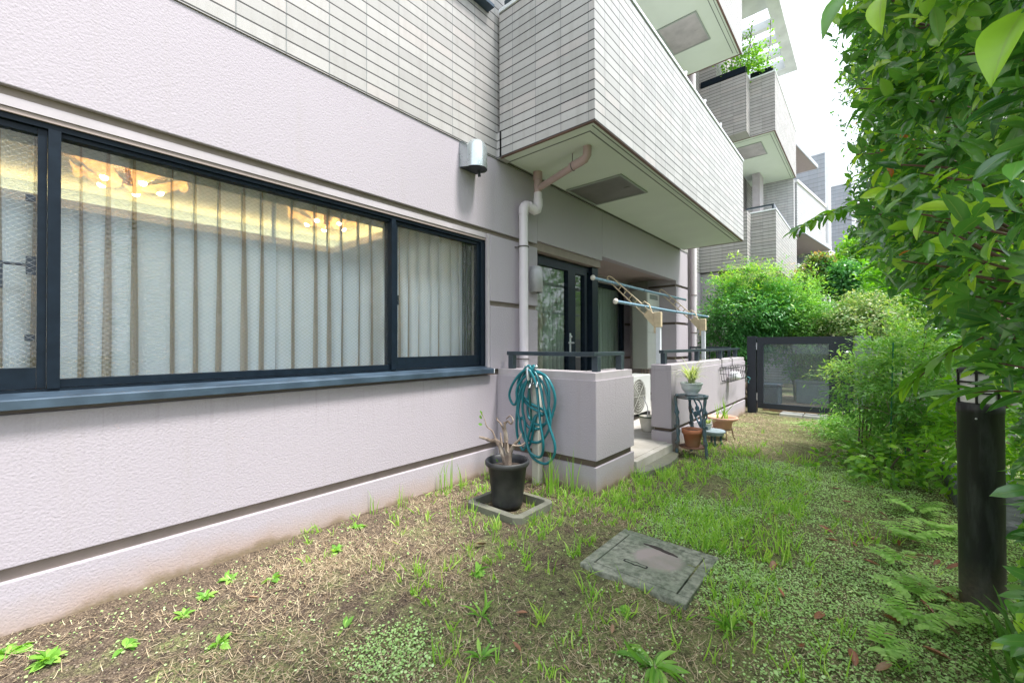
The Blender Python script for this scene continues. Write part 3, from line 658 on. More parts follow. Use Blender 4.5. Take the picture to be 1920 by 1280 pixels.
tag(st.build('doorstep', conc, loc=(-1.3, 3.8, 0)), 'rounded concrete doorstep in the gap between the two terrace walls', 'doorstep')

# ================================================================== TERRACE EQUIPMENT
heater_m = simple('olive grey enamel', (.36, .37, .32), .5, var=.05, nscale=2)
H = thing('water_heater', (-2.92, 6.95, .70), 'tall beige grey water heater cabinet in the porch behind the laundry poles', 'water heater')
MB().box(-3.05, -2.79, 6.68, 7.215, .70, 2.02, .008).build('cabinet', heater_m, H)
MB().box(-2.7895, -2.784, 6.70, 7.20, .72, 1.305, .002).box(-2.7895, -2.784, 6.70, 7.20, 1.315, 2.0, .002).build('front_panel', simple('pale enamel', (.50, .52, .47), .45, var=.04), H)
MB().box(-2.7839, -2.782, 6.78, 7.12, 1.87, 1.95).build('flue_grille', dark_line, H)
MB().box(-2.7839, -2.781, 6.80, 6.92, 1.50, 1.62).build('label_plate', simple('pale label', (.62, .66, .62), .5), H)
MB().box(-2.7809, -2.780, 6.83, 6.88, 1.58, 1.60).box(-2.7809, -2.780, 6.82, 6.89, 1.55, 1.565).box(-2.7809, -2.780, 6.82, 6.89, 1.525, 1.535).build('label_print', dark_line, H)
k = MB()
for i in range(3): k.tube([(-2.98 + .06 * i, 6.9, .70), (-2.98 + .06 * i, 6.9, .35 + .08 * i), (-3.05, 6.95, .25 + .08 * i), (-3.3, 6.98, .22 + .1 * i)], .014)
k.build('pipe', simple('lagged pipe', (.30, .25, .21), .8), H)
AC = thing('air_conditioner', (-2.40, 5.20, .12), 'white outdoor air conditioner unit with round fan in the gap between the low walls', 'air conditioner')
acm = simple('off white enamel', (.64, .66, .63), .45, var=.05, nscale=3)
MB().box(-2.55, -2.30, 4.86, 5.62, .20, .70, .01).build('cabinet', acm, AC)
MB().lathe([(.0, 0), (.225, 0), (.225, .004), (.215, .008), (0, .008)], c=(-2.2995, 5.20, .43), n=36, axis='x').build('fan_opening', simple('grey fan', (.16, .16, .14), .7), AC)
k = MB()
for r_ in (.225, .19, .155, .12, .085, .05): k.tube(arc((-2.288, 5.20, .43), r_, 0, 2 * math.pi, (0, 1, 0), (0, 0, 1), 28), .0032, 4)
for q in range(8): a = q * math.pi / 4; k.tube([(-2.287, 5.2, .43), (-2.287, 5.2 + .225 * math.cos(a), .43 + .225 * math.sin(a))], .003, 4)
k.build('fan_grille', simple('grille', (.42, .43, .38), .5), AC)
ftm = simple('black foot', (.03, .03, .035), .6)
for y_ in (4.92, 5.48): MB().box(-2.56, -2.28, y_, y_ + .08, .121, .198).build('foot', ftm, AC)
k = MB().lathe([(0, 0), (.062, 0), (.066, .02), (.085, .10), (.092, .155), (.096, .16), (.096, .172), (.086, .172), (.083, .15), (0, .145)], c=(-1.93, 4.62, .12), n=26)
P_ = thing('flower_pot', (-1.93, 4.62, .12), 'white and green rimmed flower pot on the terrace floor beside the gap', 'flower pot')
k.build('pot', simple('white glazed pot', (.62, .60, .52), .4, var=.08, dirt=(.4, .36, .28)), P_)
MB().lathe([(.0965, .160), (.0985, .162), (.0985, .1725), (.0965, .174), (.087, .174)], c=(-1.93, 4.62, .12), n=26).build('rim', simple('green rim', (.05, .09, .05), .5), P_)
k = MB().box(-2.14, -2.12, 4.60, 4.62, .12, .22).tube([(-1.93, 4.62, .26), (-1.92, 4.60, .4), (-1.95, 4.55, .52)], .005); k.build('stake', white_m, P_)

# laundry brackets and poles
cream = simple('yellowed cream plastic', (.60, .48, .32), .5, var=.12, nscale=18)
blue_pole = simple('pale blue laundry pole', (.20, .33, .44), .3, .3, var=.1)
lay = simple('grey white post', (.66, .69, .72), .45, var=.05)
def laundry(y, label, zb=.3):
    L = thing('laundry_bracket', (-1.775, y, .12), label, 'laundry bracket', 'laundry brackets on the terrace')
    MB().box(-1.805, -1.755, y - .02, y + .02, .12, 1.452, .004).build('post', lay, L)
    # arm: open lattice plate in the plane y = const
    ax, az, bx, bz = -1.80, 1.36, -2.40, 1.93
    d = Vector((bx - ax, 0, bz - az)); ln = d.length; d /= ln; nn = Vector((-d.z, 0, d.x)) * -1
    k = MB()
    def pt(t, o): return (ax + d.x * t + nn.x * o, y, az + d.z * t + nn.z * o)
    for o in (-.036, .036): k.tube([pt(.10, o), pt(ln * .5, o * .95), pt(ln - .05, o * .8)], .0075, 6)
    for i in range(7): t = .17 + i * .088; k.tube([pt(t, -.034), pt(t, .034)], .006, 6)
    k.tube([pt(ln - .05, -.029), pt(ln - .01, -.02), pt(ln, 0), pt(ln - .01, .02), pt(ln - .05, .029)], .0075, 6)
    q = [pt(0, -.06), pt(.0, .05), pt(.16, .045), pt(.16, -.045)]
    k.prism([(p[0], p[2]) for p in q], 'y', y - .012, y + .012)
    k.box(-1.83, -1.745, y - .024, y + .024, 1.30, 1.47, .006)
    k.prism([(-1.83, 1.24), (-1.78, 1.22), (-1.78, 1.31), (-1.83, 1.31)], 'y', y - .015, y + .015)
    # lower hook that carries the front pole
    k.tube([pt(.13, .05), pt(.20, .085), pt(.27, .075), pt(.27, .04)], .007, 6)
    k.build('arm', cream, L); return L
laundry(4.578, 'nearer cream laundry bracket with lattice arm rising in front of the water heater')
laundry(6.229, 'farther cream laundry bracket with lattice arm rising from its post near the bush')
for nm, x_, z_, y0, y1, lb in (('laundry_pole', -2.300, 1.845, 4.03, 7.08, 'upper pale blue laundry pole resting across the tips of the two bracket arms'), ('laundry_pole', -1.95, 1.548, 3.87, 7.06, 'lower pale blue laundry pole resting across the middle of the two bracket arms')):
    P_ = thing(nm, (x_, y0, z_), lb, 'laundry pole', 'laundry poles')
    MB().tube([(x_, y0 + .03, z_), (x_, (y0 + y1) / 2, z_ - .006), (x_, y1, z_)], .0165, 12).build('pole', blue_pole, P_)
    cap_m = simple('milky end cap', (.66, .62, .56), .5); MB().sphere((x_, y0 + .012, z_), .030, sc=(1, .8, 1)).build('end_cap', cap_m, P_); MB().sphere((x_, y1, z_), .02).build('end_cap', cap_m, P_)

# ================================================================== STANDPIPE + HOSE
S = thing('garden_tap', (-2.02, 2.655, 0), 'square grey white tap post standing against the low wall under the hose', 'garden tap')
MB().box(-2.052, -1.988, 2.625, 2.69, -.02, .86, .006).build('post', simple('weathered resin post', (.52, .51, .45), .6, var=.1, nscale=6, dirt=(.36, .34, .28)), S)
k = MB().tube([(-2.02, 2.63, .80), (-2.02, 2.57, .80), (-2.02, 2.555, .77)], .012).tube([(-2.02, 2.585, .80), (-2.02, 2.585, .84)], .008).tube([(-2.045, 2.585, .845), (-1.995, 2.585, .845)], .008)
k.tube([(-1.96, 2.64, .83), (-1.96, 2.58, .81), (-1.96, 2.57, .78)], .011).tube([(-2.09, 2.60, .925), (-1.99, 2.60, .93)], .011).tube([(-2.04, 2.68, .86), (-2.04, 2.60, .90), (-2.04, 2.56, .93)], .010).sphere((-2.085, 2.60, .935), .016).sphere((-1.985, 2.60, .935), .014)
k.build('tap', simple('chrome tap', (.55, .57, .57), .25, .9), S)
def spline(P, n=6):
    out = []
    for i in range(len(P) - 1):
        p0, p1, p2, p3 = (Vector(P[max(i - 1, 0)]), Vector(P[i]), Vector(P[i + 1]), Vector(P[min(i + 2, len(P) - 1)]))
        for t in range(n):
            t /= n; out.append(.5 * ((2 * p1) + (p2 - p0) * t + (2 * p0 - 5 * p1 + 4 * p2 - p3) * t * t + (3 * p1 - p0 - 3 * p2 + p3) * t ** 3))
    out.append(Vector(P[-1])); return out
L1 = [[-2.049, 0.918], [-2.127, 0.875], [-2.197, 0.79], [-2.238, 0.705], [-2.225, 0.638], [-2.189, 0.624], [-2.158, 0.671], [-2.153, 0.752], [-2.109, 0.829], [-2.049, 0.878]]
L2 = [[-2.024, 0.926], [-2.109, 0.889], [-2.166, 0.792], [-2.145, 0.699], [-2.067, 0.635], [-1.976, 0.601], [-1.911, 0.575], [-1.943, 0.559], [-1.988, 0.554], [-2.017, 0.491], [-2.043, 0.403], [-2.077, 0.305], [-2.116, 0.265], [-2.159, 0.319], [-2.176, 0.438], [-2.158, 0.63], [-2.118, 0.768], [-2.05, 0.852]]
L3 = [[-2.041, 0.912], [-1.942, 0.883], [-1.879, 0.796], [-1.859, 0.695], [-1.871, 0.605], [-1.899, 0.506], [-1.976, 0.448], [-2.068, 0.452], [-2.128, 0.525], [-2.145, 0.442], [-2.077, 0.351], [-1.977, 0.343], [-1.896, 0.41], [-1.848, 0.506], [-1.863, 0.644], [-1.91, 0.781], [-1.975, 0.855], [-2.033, 0.892]]
L4 = [[-2.032, 0.919], [-1.975, 0.868], [-1.926, 0.761], [-1.895, 0.635], [-1.849, 0.48], [-1.807, 0.347], [-1.822, 0.256], [-1.873, 0.203], [-1.945, 0.202], [-2.027, 0.234], [-2.068, 0.306], [-2.111, 0.38], [-2.136, 0.497], [-2.154, 0.576], [-2.127, 0.727], [-2.067, 0.831], [-2.041, 0.879]]
HP = []
for li, L in enumerate((L3, L4, L1, [[p[0] + .045, p[1] - .02 + .01 * i] for i, p in enumerate(L3[:9])], L2, [[p[0] * .6 + -2.0 * .4 - .01, p[1] * .93 + .055] for p in L4], [[p[0] + .02, p[1] + .015] for p in L2[:13]])):
    for i, p in enumerate(L): HP.append((p[0], 2.603 - .016 * (li % 3) + .010 * math.sin(i * 1.3 + li), p[1]))
k = MB().tube(spline(HP, 5), .0108, 8)
hose_m = NT('teal vinyl hose'); hose_m.set(color=hose_m.mix(hose_m.noise(7., 3), (.005, .10, .125), (.012, .19, .22)), rough=.32)
Hs = thing('garden_hose', (-2.02, 2.60, .2), 'long teal green hose hung in loops over the tap post', 'hose')
k.build('hose', hose_m.m, Hs)
MB().tube([(-2.045, 2.565, .93), (-2.04, 2.560, .88), (-2.035, 2.565, .83)], [.013, .015, .011], 10).build('hose_coupler', alu, Hs)
MB().tube(spline([(-2.035, 2.563, .83), (-2.03, 2.575, .70), (-2.035, 2.60, .5), (-2.045, 2.61, .42)], 5), .0085, 8).build('hose_end', simple('dark green hose', (.006, .09, .075), .4), Hs)

# ================================================================== PLANT THINGS
def foliage_mesh(name, mat, parent, pos, d, nr, L, Wd=None, T=None, tint=None, segs=2, width=.4, fold=.1, droop=.15, loc=None):
    T_, Q_, rib = T if T else leaf_tmpl(segs, width, fold, droop)
    V, Fq = scatter(T_, Q_, pos, d, nr, L, Wd)
    N = len(pos); tint = rng.random(N) if tint is None else tint
    return fast_mesh(name, V, Fq, mat, parent=parent, loc=loc, attrs={'tint': rep(tint, len(T_)), 'rib': np.tile(rib, N)})

terra = simple('terracotta', (.40, .145, .070), .75, var=.12, nscale=10, bump=.2, dirt=(.45, .25, .16))
terra_p = simple('pale terracotta plastic', (.60, .33, .23), .5, var=.08, nscale=8)
potsoil = simple('potting soil', (.05, .035, .025), .95, var=.4, nscale=40, bump=1., bdist=.01)
grass_m = leaf_mat('grass blades', (.17, .36, .04), (.36, .62, .09), (.54, .70, .18), rough=.45, trans=.4)
weed_m = leaf_mat('weed leaves', (.12, .30, .04), (.25, .50, .07), (.38, .62, .13), rough=.5, trans=.35)
variegated = leaf_mat('striped spider leaves', (.30, .38, .16), (.62, .66, .42), (.70, .72, .55), rough=.5, trans=.4)

# black pot with a bare gnarled shrub in a concrete ring
DP = thing('potted_shrub', (-1.885, 2.14, .03), 'black ribbed plastic pot with a gnarled leafless pruned shrub beside the hose', 'potted shrub')
k = MB(); cx, cy, cz = -1.885, 2.14, .02; n = 48; prof = [(0, 0), (.100, .0), (.104, .02), (.132, .265), (.145, .27), (.152, .280), (.152, .302), (.146, .308), (.136, .304), (.132, .27), (.128, .25)]
vs = []
for r_, z_ in prof:
    for q in range(n):
        rr = r_ * (1 - (.022 if q % 4 == 0 and .01 < z_ < .262 and r_ > .1 else 0)); a = 2 * math.pi * q / n
        vs.append((cx + rr * math.cos(a), cy + rr * math.sin(a), cz + z_))
k.add(vs, [(i * n + q, i * n + (q + 1) % n, (i + 1) * n + (q + 1) % n, (i + 1) * n + q) for i in range(len(prof) - 1) for q in range(n)], True)
k.build('pot', simple('black plastic pot', (.016, .018, .022), .5, var=.3, nscale=9, dirt=(.07, .07, .065)), DP)
MB().lathe([(0, .255), (.06, .262), (.129, .25)], c=(cx, cy, cz), n=24).build('soil', potsoil, DP)
bark = simple('peeling grey brown bark', (.20, .15, .115), .9, var=.35, nscale=30, bump=.8, bdist=.004, dirt=(.36, .31, .25))
k = MB()
def br(P, r0, r1, dy=0.):
    Ps = spline([(p[0] + .012, cy + dy * i / max(1, len(P) - 1) + (random.random() - .5) * .02, p[1]) for i, p in enumerate(P)], 4); m = len(Ps)
    k.tube(Ps, [(r0 + (r1 - r0) * i / (m - 1)) * random.uniform(.82, 1.18) for i in range(m)], 8)
br([[-1.893, .27], [-1.89, .34], [-1.905, .42], [-1.91, .497], [-1.918, .58]], .024, .008)
br([[-1.895, .27], [-1.925, .35], [-1.962, .42], [-1.998, .441], [-2.04, .435], [-2.084, .447], [-2.128, .452]], .019, .009, -.03)
br([[-1.91, .50], [-1.95, .561], [-1.985, .583], [-1.99, .60]], .008, .004)
br([[-1.918, .56], [-1.898, .586], [-1.862, .572], [-1.845, .60], [-1.875, .625], [-1.905, .60]], .007, .004)
br([[-1.998, .44], [-2.03, .50], [-2.075, .53], [-2.10, .58], [-2.121, .625]], .006, .003, -.02)
br([[-1.875, .27], [-1.872, .36], [-1.845, .43], [-1.808, .469], [-1.800, .512]], .018, .005, .03)
br([[-1.845, .43], [-1.80, .43], [-1.78, .45]], .007, .004, .05)
br([[-1.94, .38], [-1.966, .43], [-1.99, .49]], .010, .004, .04)
br([[-1.87, .36], [-1.885, .40], [-1.862, .46]], .010, .005, -.05)
k.build('branch', bark, DP)
pp = np.array([[-2.105, 2.12, .62], [-2.12, 2.13, .60], [-2.095, 2.11, .54], [-1.95, 2.12, .30], [-1.97, 2.10, .285], [-2.11, 2.12, .58]])
foliage_mesh('leaf', weed_m, DP, pp, rng.normal(size=(6, 3)) * .5 + [0, -.2, .8], np.array([[0, -1, .4]] * 6), .032, segs=3, width=.6)
# square ring of concrete round the pot
k = MB()
ring_o = [(-2.06, 1.94), (-1.67, 1.94), (-1.625, 1.985), (-1.625, 2.30), (-1.67, 2.345), (-2.06, 2.345), (-2.105, 2.30), (-2.105, 1.985)]
ring_i = [(-2.03, 1.985), (-1.69, 1.985), (-1.67, 2.005), (-1.67, 2.28), (-1.69, 2.30), (-2.03, 2.30), (-2.06, 2.28), (-2.06, 2.005)]
vs = [(p[0], p[1], z_ + (.006 * math.sin(p[0] * 40 + p[1] * 23))) for z_ in (-.08, .046) for p in ring_o] + [(p[0], p[1], z_) for z_ in (.050, -.02) for p in ring_i]; m = 8
fs = []
for j in range(3):
    for i in range(m): fs.append((j * m + i, j * m + (i + 1) % m, (j + 1) * m + (i + 1) % m, (j + 1) * m + i))
k.add(vs, fs)
tag(k.build('concrete_ring', conc, loc=(-1.9, 2.17, 0)), 'low mossy square concrete ring in the ground around the black pot', 'concrete ring')

# inspection cover
C_ = thing('inspection_cover', (-.86, 2.07, 0), 'square mossy concrete inspection cover set in the grass', 'inspection cover')
covm = NT('mossy concrete cover'); a1 = covm.noise(3.2, 5); a2 = covm.noise(30., 5, rough=.65)
cc = covm.mix(covm.ramp(a2, [(.38, 0.), (.62, 1.)]), (.13, .145, .11), (.31, .32, .26)); vd = covm.n("VectorMath", operation='DISTANCE'); covm.l(covm.pos(), vd.inputs[0]); vd.inputs[1].default_value = (-.83, 2.10, .05)
rr = covm.math('MULTIPLY_ADD', a2, .10, vd.outputs["Value"]); cc = covm.mix(covm.ramp(rr, [(.155, 1.), (.185, 0.)]), cc, (.34, .29, .275))
cc = covm.mix(covm.ramp(a1, [(.5, 0.), (.68, .6)]), cc, (.14, .18, .12)); covm.set(color=cc, rough=.9, spec=.2); covm.bump(a2, .9, .006)
rot = lambda x, y: (-.86 + (x) * math.cos(.0) - y * math.sin(.0), 2.07 + y)
k = MB(); x0, x1, y0, y1 = -1.115, -.595, 1.815, 2.325; q = .052
zt = .014
k.box(x0, x1, y0, y0 + q, -.08, zt, .006).box(x0, x1, y1 - q, y1, -.08, zt, .006).box(x0, x0 + q, y0 + q + .001, y1 - q - .001, -.08, zt, .004).box(x1 - q, x1, y0 + q + .001, y1 - q - .001, -.08, zt, .004)
k.build('frame', covm.m, C_)
MB().box(x0 + q + .006, x1 - q - .008, y0 + q + .005, y1 - q - .005, -.06, zt - .001, .004).build('lid', covm.m, C_)
blk = simple('dark gap', (.02, .02, .018), .9)
k = MB().box(x0 + q, x1 - q, y0 + q, y1 - q, -.06, zt - .014); k.build('gap', blk, C_)
hl = [(-.062, -.008), (-.055, -.013), (-.02, -.012), (0, -.019), (.02, -.012), (.055, -.013), (.062, -.008), (.062, .008), (.055, .013), (.02, .012), (0, .019), (-.02, .012), (-.055, .013), (-.062, .008)]
cx_, cy_ = -.895, 1.985
o_ = MB().prism([(cx_ + a, cy_ + b) for a, b in hl], 'z', zt - .004, zt + .0006).build('lifting_slot', blk, C_)
MB().prism([(cx_ + a * .86, cy_ + b * .55) for a, b in hl], 'z', zt - .004, zt + .0014).build('slot_bar', covm.m, o_)
cr = []
for i in range(26):
    t = i / 13 if i < 13 else (25 - i) / 13; sgn = 1 if i < 13 else -1
    cr.append((-.95 + .21 * t, 2.215 - .035 * t * t + sgn * (.004 + .013 * math.sin(math.pi * min(1, t + .02)) * random.uniform(.4, 1.2))))
MB().prism(cr[::-1], 'z', zt - .004, zt + .0008).build('broken_edge', simple('dark crumbled hole', (.045, .035, .032), .95, var=.4, nscale=60), C_)

# cast iron plant stand
st_m = simple('blue grey painted cast iron', (.075, .12, .145), .55, .3, var=.35, nscale=26, bump=.4, dirt=(.16, .11, .08))
rust = simple('rusty shelf', (.16, .075, .045), .8, var=.3, nscale=20)
S = thing('plant_stand', (-1.34, 4.32, 0), 'ornate blue grey cast iron plant stand with rusty lower shelf beside the long low wall', 'plant stand')
legs = [(-1.455, 4.20), (-1.21, 4.27), (-1.40, 4.46)]
for lx, ly in legs:
    k = MB(); Ps = []; Rr = []
    for i in range(25):
        t = i / 24; s_ = .012 + .0065 * abs(math.sin(t * 19)) * (1.3 if .15 < t < .8 else .7)
        Ps.append((lx + .012 * math.sin(t * 5 + lx * 9) * (1 if t < .95 else 1), ly, .0 + .60 * t)); Rr.append(s_)
    k.tube(Ps, Rr, 8).sphere((lx, ly, .604), .017)
    for z_ in (.14, .30, .44): 
        for a in (0, 2.1, 4.2): k.sphere((lx + .016 * math.cos(a), ly + .016 * math.sin(a), z_), .012, 6, 5, (1, 1, 1.6))
    k.build('leg', st_m, S)
MB().lathe([(0, .592), (.145, .592), (.155, .600), (.150, .606), (.13, .602), (0, .602)], c=(-1.34, 4.30, 0), n=28).tube(arc((-1.34, 4.30, .582), .14, 0, 2 * math.pi, (1, 0, 0), (0, 1, 0), 24), .008, 6).build('top_shelf', st_m, S)
MB().lathe([(0, .09), (.115, .09), (.122, .096), (.122, .102), (0, .100)], c=(-1.34, 4.30, 0), n=24).build('lower_shelf', rust, S)
k = MB()
for sg in (0, 1):
    Cc = [(-1.40 + .02 * sg, 4.46, .56), (-1.35 + .01 * sg, 4.44, .50), (-1.30, 4.42, .40), (-1.28, 4.40, .31), (-1.26, 4.38, .27)] if sg else [(-1.42, 4.46, .50), (-1.38, 4.45, .42), (-1.33, 4.43, .34), (-1.29, 4.40, .28)]
    k.tube(spline(Cc, 5), .009, 7)
k.tube(spline([(-1.36, 4.44, .55), (-1.31, 4.42, .54), (-1.28, 4.41, .48), (-1.30, 4.42, .43), (-1.26, 4.40, .46), (-1.225, 4.38, .43), (-1.23, 4.38, .37), (-1.27, 4.40, .34), (-1.29, 4.41, .37)], 5), .008, 7)
for p in ((-1.33, 4.43, .46), (-1.315, 4.42, .42), (-1.345, 4.43, .40)): k.sphere(p, .022, 8, 6, (1, .5, 1.4))
for p in ((-1.29, 4.40, .31), (-1.27, 4.39, .25)): k.sphere(p, .02, 8, 6, (1, .5, 1.6))
k.build('scrollwork', simple('blue painted scrollwork', (.11, .20, .26), .5, .3, var=.3, nscale=26), S)
# terracotta pot on the lower shelf
T_ = thing('flower_pot', (-1.335, 4.29, .103), 'terracotta flower pot standing on the lower shelf of the plant stand', 'flower pot')
MB().lathe([(0, 0), (.063, 0), (.088, .125), (.098, .127), (.102, .170), (.092, .172), (.086, .15), (0, .148)], c=(-1.335, 4.29, .103), n=30).build('pot', terra, T_)
MB().lathe([(0, .15), (.05, .155), (.086, .148)], c=(-1.335, 4.29, .104), n=20).build('soil', potsoil, T_)
# bowl with spider plant on top
def spider(name, label, c, prof, potmat, nleaf, ll, mat, up=.9, cat='potted plant', potname='pot', w_=.05):
    t_ = thing(name, c, label, cat); MB().lathe(prof, c=c, n=30).build(potname, potmat, t_)
    zt_ = prof[-1][1]; MB().lathe([(0, zt_ + .004), (prof[-1][0] * .6, zt_ + .006), (prof[-1][0] + .002, zt_)], c=c, n=18).build('soil', potsoil, t_)
    allV = []; allQ = []; tn = []; off = 0
    for be in (1.0, 1.7, 2.3):
        T2, Q2 = blade_tmpl(7, w_, be); N = nleaf // 3
        a = rng.random(N) * 6.283; el = up * (.35 + .65 * rng.random(N)); d = np.stack([np.cos(a) * np.cos(el * .5), np.sin(a) * np.cos(el * .5), np.zeros(N)], -1)
        pos = np.array(c) + np.stack([np.cos(a), np.sin(a), np.zeros(N)], -1) * (rng.random(N)[:, None] * .03) + [0, 0, zt_]
        V_, F_q = scatter(T2, Q2, pos, d, np.array([[0, 0, 1.]]), ll * (.55 + .6 * rng.random(N)), ll * (.7 + .4 * rng.random(N)))
        allV.append(V_); allQ.append(F_q + off); off += len(V_); tn.append(rep(rng.random(N), len(T2)))
    fast_mesh('leaves', np.concatenate(allV), np.concatenate(allQ), mat, parent=t_, attrs={'tint': np.concatenate(tn)}); return t_
bowl_prof = [(0, 0), (.060, 0), (.066, .012), (.060, .022), (.080, .045), (.095, .075), (.092, .085), (.102, .105), (.108, .118), (.103, .124), (.095, .118), (.09, .10)]
spider('potted_spider_plant', 'pale grey bowl with a striped arching spider plant on top of the plant stand', (-1.345, 4.30, .607), bowl_prof, simple('grey white bowl', (.46, .50, .52), .45, var=.08), 120, .30, variegated, w_=.042)
# blue grey stool with small pot
S2 = thing('stool', (-1.30, 4.87, 0), 'small round blue grey stool behind the plant stand', 'stool')
MB().lathe([(0, .150), (.118, .150), (.124, .158), (.124, .172), (.118, .176), (0, .174)], c=(-1.30, 4.87, 0), n=28).lathe([(.10, .128), (.108, .132), (.108, .149), (.10, .149)], c=(-1.30, 4.87, 0), n=28).build('seat', simple('weathered blue grey wood', (.28, .34, .37), .7, var=.15, nscale=20), S2)
for a in (.4, 2.0, 3.6, 5.2): MB().tube([(-1.30 + .085 * math.cos(a), 4.87 + .085 * math.sin(a), .149), (-1.30 + .075 * math.cos(a), 4.87 + .075 * math.sin(a), .07), (-1.30 + .10 * math.cos(a), 4.87 + .10 * math.sin(a), -.01)], [.016, .012, .014]).build('leg', st_m, S2)
spider('potted_plant', 'little pot with a small pale leafed plant on the blue grey stool', (-1.36, 4.87, .177), [(0, 0), (.035, 0), (.05, .06), (.054, .065), (.05, .068), (.045, .055)], simple('white small pot', (.6, .6, .56), .5), 36, .10, variegated, w_=.14)
# wide terracotta bowl on a wire stand with upright leaves
WS = thing('wire_stand', (-1.30, 5.25, 0), 'thin rusty wire stand under the wide terracotta bowl', 'plant stand')
k = MB(); cw = (-1.30, 5.25)
k.tube(arc((*cw, .135), .105, 0, 2 * math.pi, (1, 0, 0), (0, 1, 0), 20), .005, 5); k.build('ring', rust, WS)
for a in (.6, 2.17, 3.74, 5.31): MB().tube([(cw[0] + .105 * math.cos(a), cw[1] + .105 * math.sin(a), .135), (cw[0] + .12 * math.cos(a), cw[1] + .12 * math.sin(a), .05), (cw[0] + .15 * math.cos(a), cw[1] + .15 * math.sin(a), -.01)], .005, 5).build('leg', rust, WS)
WB = thing('potted_plant', (*cw, .13), 'wide pale terracotta bowl with a few upright green blades on a wire stand', 'potted plant')
k = MB(); vs = []; n = 40; prof = [(0, 0), (.085, 0), (.092, .01), (.108, .095), (.150, .108), (.163, .118), (.166, .135), (.160, .142), (.146, .140), (.128, .122), (.118, .105)]
for r_, z_ in prof:
    for q in range(n):
        a = 2 * math.pi * q / n; rr = r_ * (1 + (.02 * math.cos(a * 20) if .005 < z_ < .1 else 0)); vs.append((cw[0] + rr * math.cos(a), cw[1] + rr * math.sin(a), .13 + z_))
k.add(vs, [(i * n + q, i * n + (q + 1) % n, (i + 1) * n + (q + 1) % n, (i + 1) * n + q) for i in range(len(prof) - 1) for q in range(n)], True); k.build('bowl', terra_p, WB)
MB().lathe([(0, .108), (.119, .105)], c=(*cw, .13), n=24).build('soil', potsoil, WB)
T2, Q2 = blade_tmpl(5, .05, .25); N = 14; a = rng.random(N) * 6.28
V_, F_q = scatter(T2, Q2, np.array([[cw[0], cw[1], .235]]) + np.stack([np.cos(a) * .07, np.sin(a) * .07, 0 * a], -1), np.stack([np.cos(a), np.sin(a), .2 + 0 * a], -1), np.array([[0, 0, 1.]]) + .25 * rng.normal(size=(N, 3)), .16 + .17 * rng.random(N), .22)
fast_mesh('blades', V_, F_q, grass_m, parent=WB, attrs={'tint': rep(rng.random(N) * .6, len(T2))})
# wire basket on the wall
wire = simple('black wire', (.02, .022, .022), .5, .4)
Bk = thing('wire_basket', (-1.44, 6.3, .85), 'black wire basket hooked on the long low wall near the gate', 'wire basket')
k = MB(); xw, xo = -1.498, -1.36; y0, y1 = 5.95, 6.95
k.tube([(xw, y0, .80), (xo, y0, .80), (xo, y1, .80), (xw, y1, .80), (xw, y0, .80)], .005, 5).tube([(xw, y0 + .1, .615), (xo - .03, y0 + .1, .615), (xo - .03, y1 - .1, .615), (xw, y1 - .1, .615), (xw, y0 + .1, .615)], .005, 5)
k.tube([(xw, y0, .72), (xo - .015, y0 + .05, .71), (xo - .015, y1 - .05, .71), (xw, y1, .72)], .004, 5)
for i in range(8):
    t = i / 7; k.tube([(xo, y0 + (y1 - y0) * t, .80), (xo - .03, y0 + .1 + (y1 - y0 - .2) * t, .615), (xw, y0 + .1 + (y1 - y0 - .2) * t, .615), (xw, y0 + (y1 - y0) * t, .80)], .0035, 5)
for y_ in (y0 + .1, y1 - .35): k.tube([(xw, y_, .80), (xw, y_, .905), (xw - .01, y_, .91), (xw - .03, y_, .91)], .0055, 5)
k.build('basket', wire, Bk)
MB().tube(spline([(-1.37, 6.92, .63), (-1.34, 6.96, .60), (-1.37, 6.99, .56), (-1.35, 6.93, .54)], 4), .008, 5).build('cord_end', simple('teal cord', (.05, .20, .22), .5), Bk)
k = MB().lathe([(0, 0), (.06, .0), (.085, .03), (.07, .07), (.05, .11), (.04, .11), (.04, .06), (0, .06)], c=(-1.425, 6.42, .62), n=16)
tag(k.build('plastic_bag', simple('white plastic', (.78, .79, .82), .4), loc=(-1.425, 6.42, .62)), 'crumpled white plastic cup lying inside the wire basket', 'plastic cup')

# ================================================================== GATE
gate_m = simple('charcoal gate metal', (.022, .028, .040), .42, .2, var=.12, nscale=6)
GT = thing('garden_gate', (-.78, 7.69, 0), 'charcoal metal garden gate with a wide translucent panel at the end of the lawn', 'gate')
MB().box(-1.515, -1.385, 7.64, 7.77, -.2, 1.236, .006).build('post', gate_m, GT)
k = MB().box(-1.372, -.175, 7.66, 7.72, 1.108, 1.222).box(-1.372, -.175, 7.66, 7.72, .085, .165).box(-1.372, -1.290, 7.66, 7.72, .1655, 1.1075).box(-.452, -.30, 7.66, 7.72, .1655, 1.1075).box(-.296, -.175, 7.66, 7.72, .1655, 1.1075)
lf = k.build('leaf', gate_m, GT)
MB().box(-1.289, -.453, 7.682, 7.690, .1655, 1.1075).build('panel', glass_gate, lf)
MB().lathe([(0, 0), (.016, 0), (.018, -.03), (.022, -.045), (.0, -.05)], c=(-.245, 7.66, .985), n=14, axis='y').build('handle', alu, lf)
for z0 in (1.02, .21): MB().box(-1.384, -1.373, 7.652, 7.66, z0, z0 + .115).build('hinge', alu, GT)
MB().box(-.16, .02, 7.66, 7.80, -.2, 1.22, .006).build('post', simple('grey gate post', (.20, .22, .24), .6, var=.1), GT)
gw = MB().box(.03, 1.4, 7.66, 7.82, -.2, 1.0).build('garden_wall', stucco_cap, loc=(.7, 7.7, 0)); tag(gw, 'low grey wall right of the gate behind the nandina bush', 'wall')
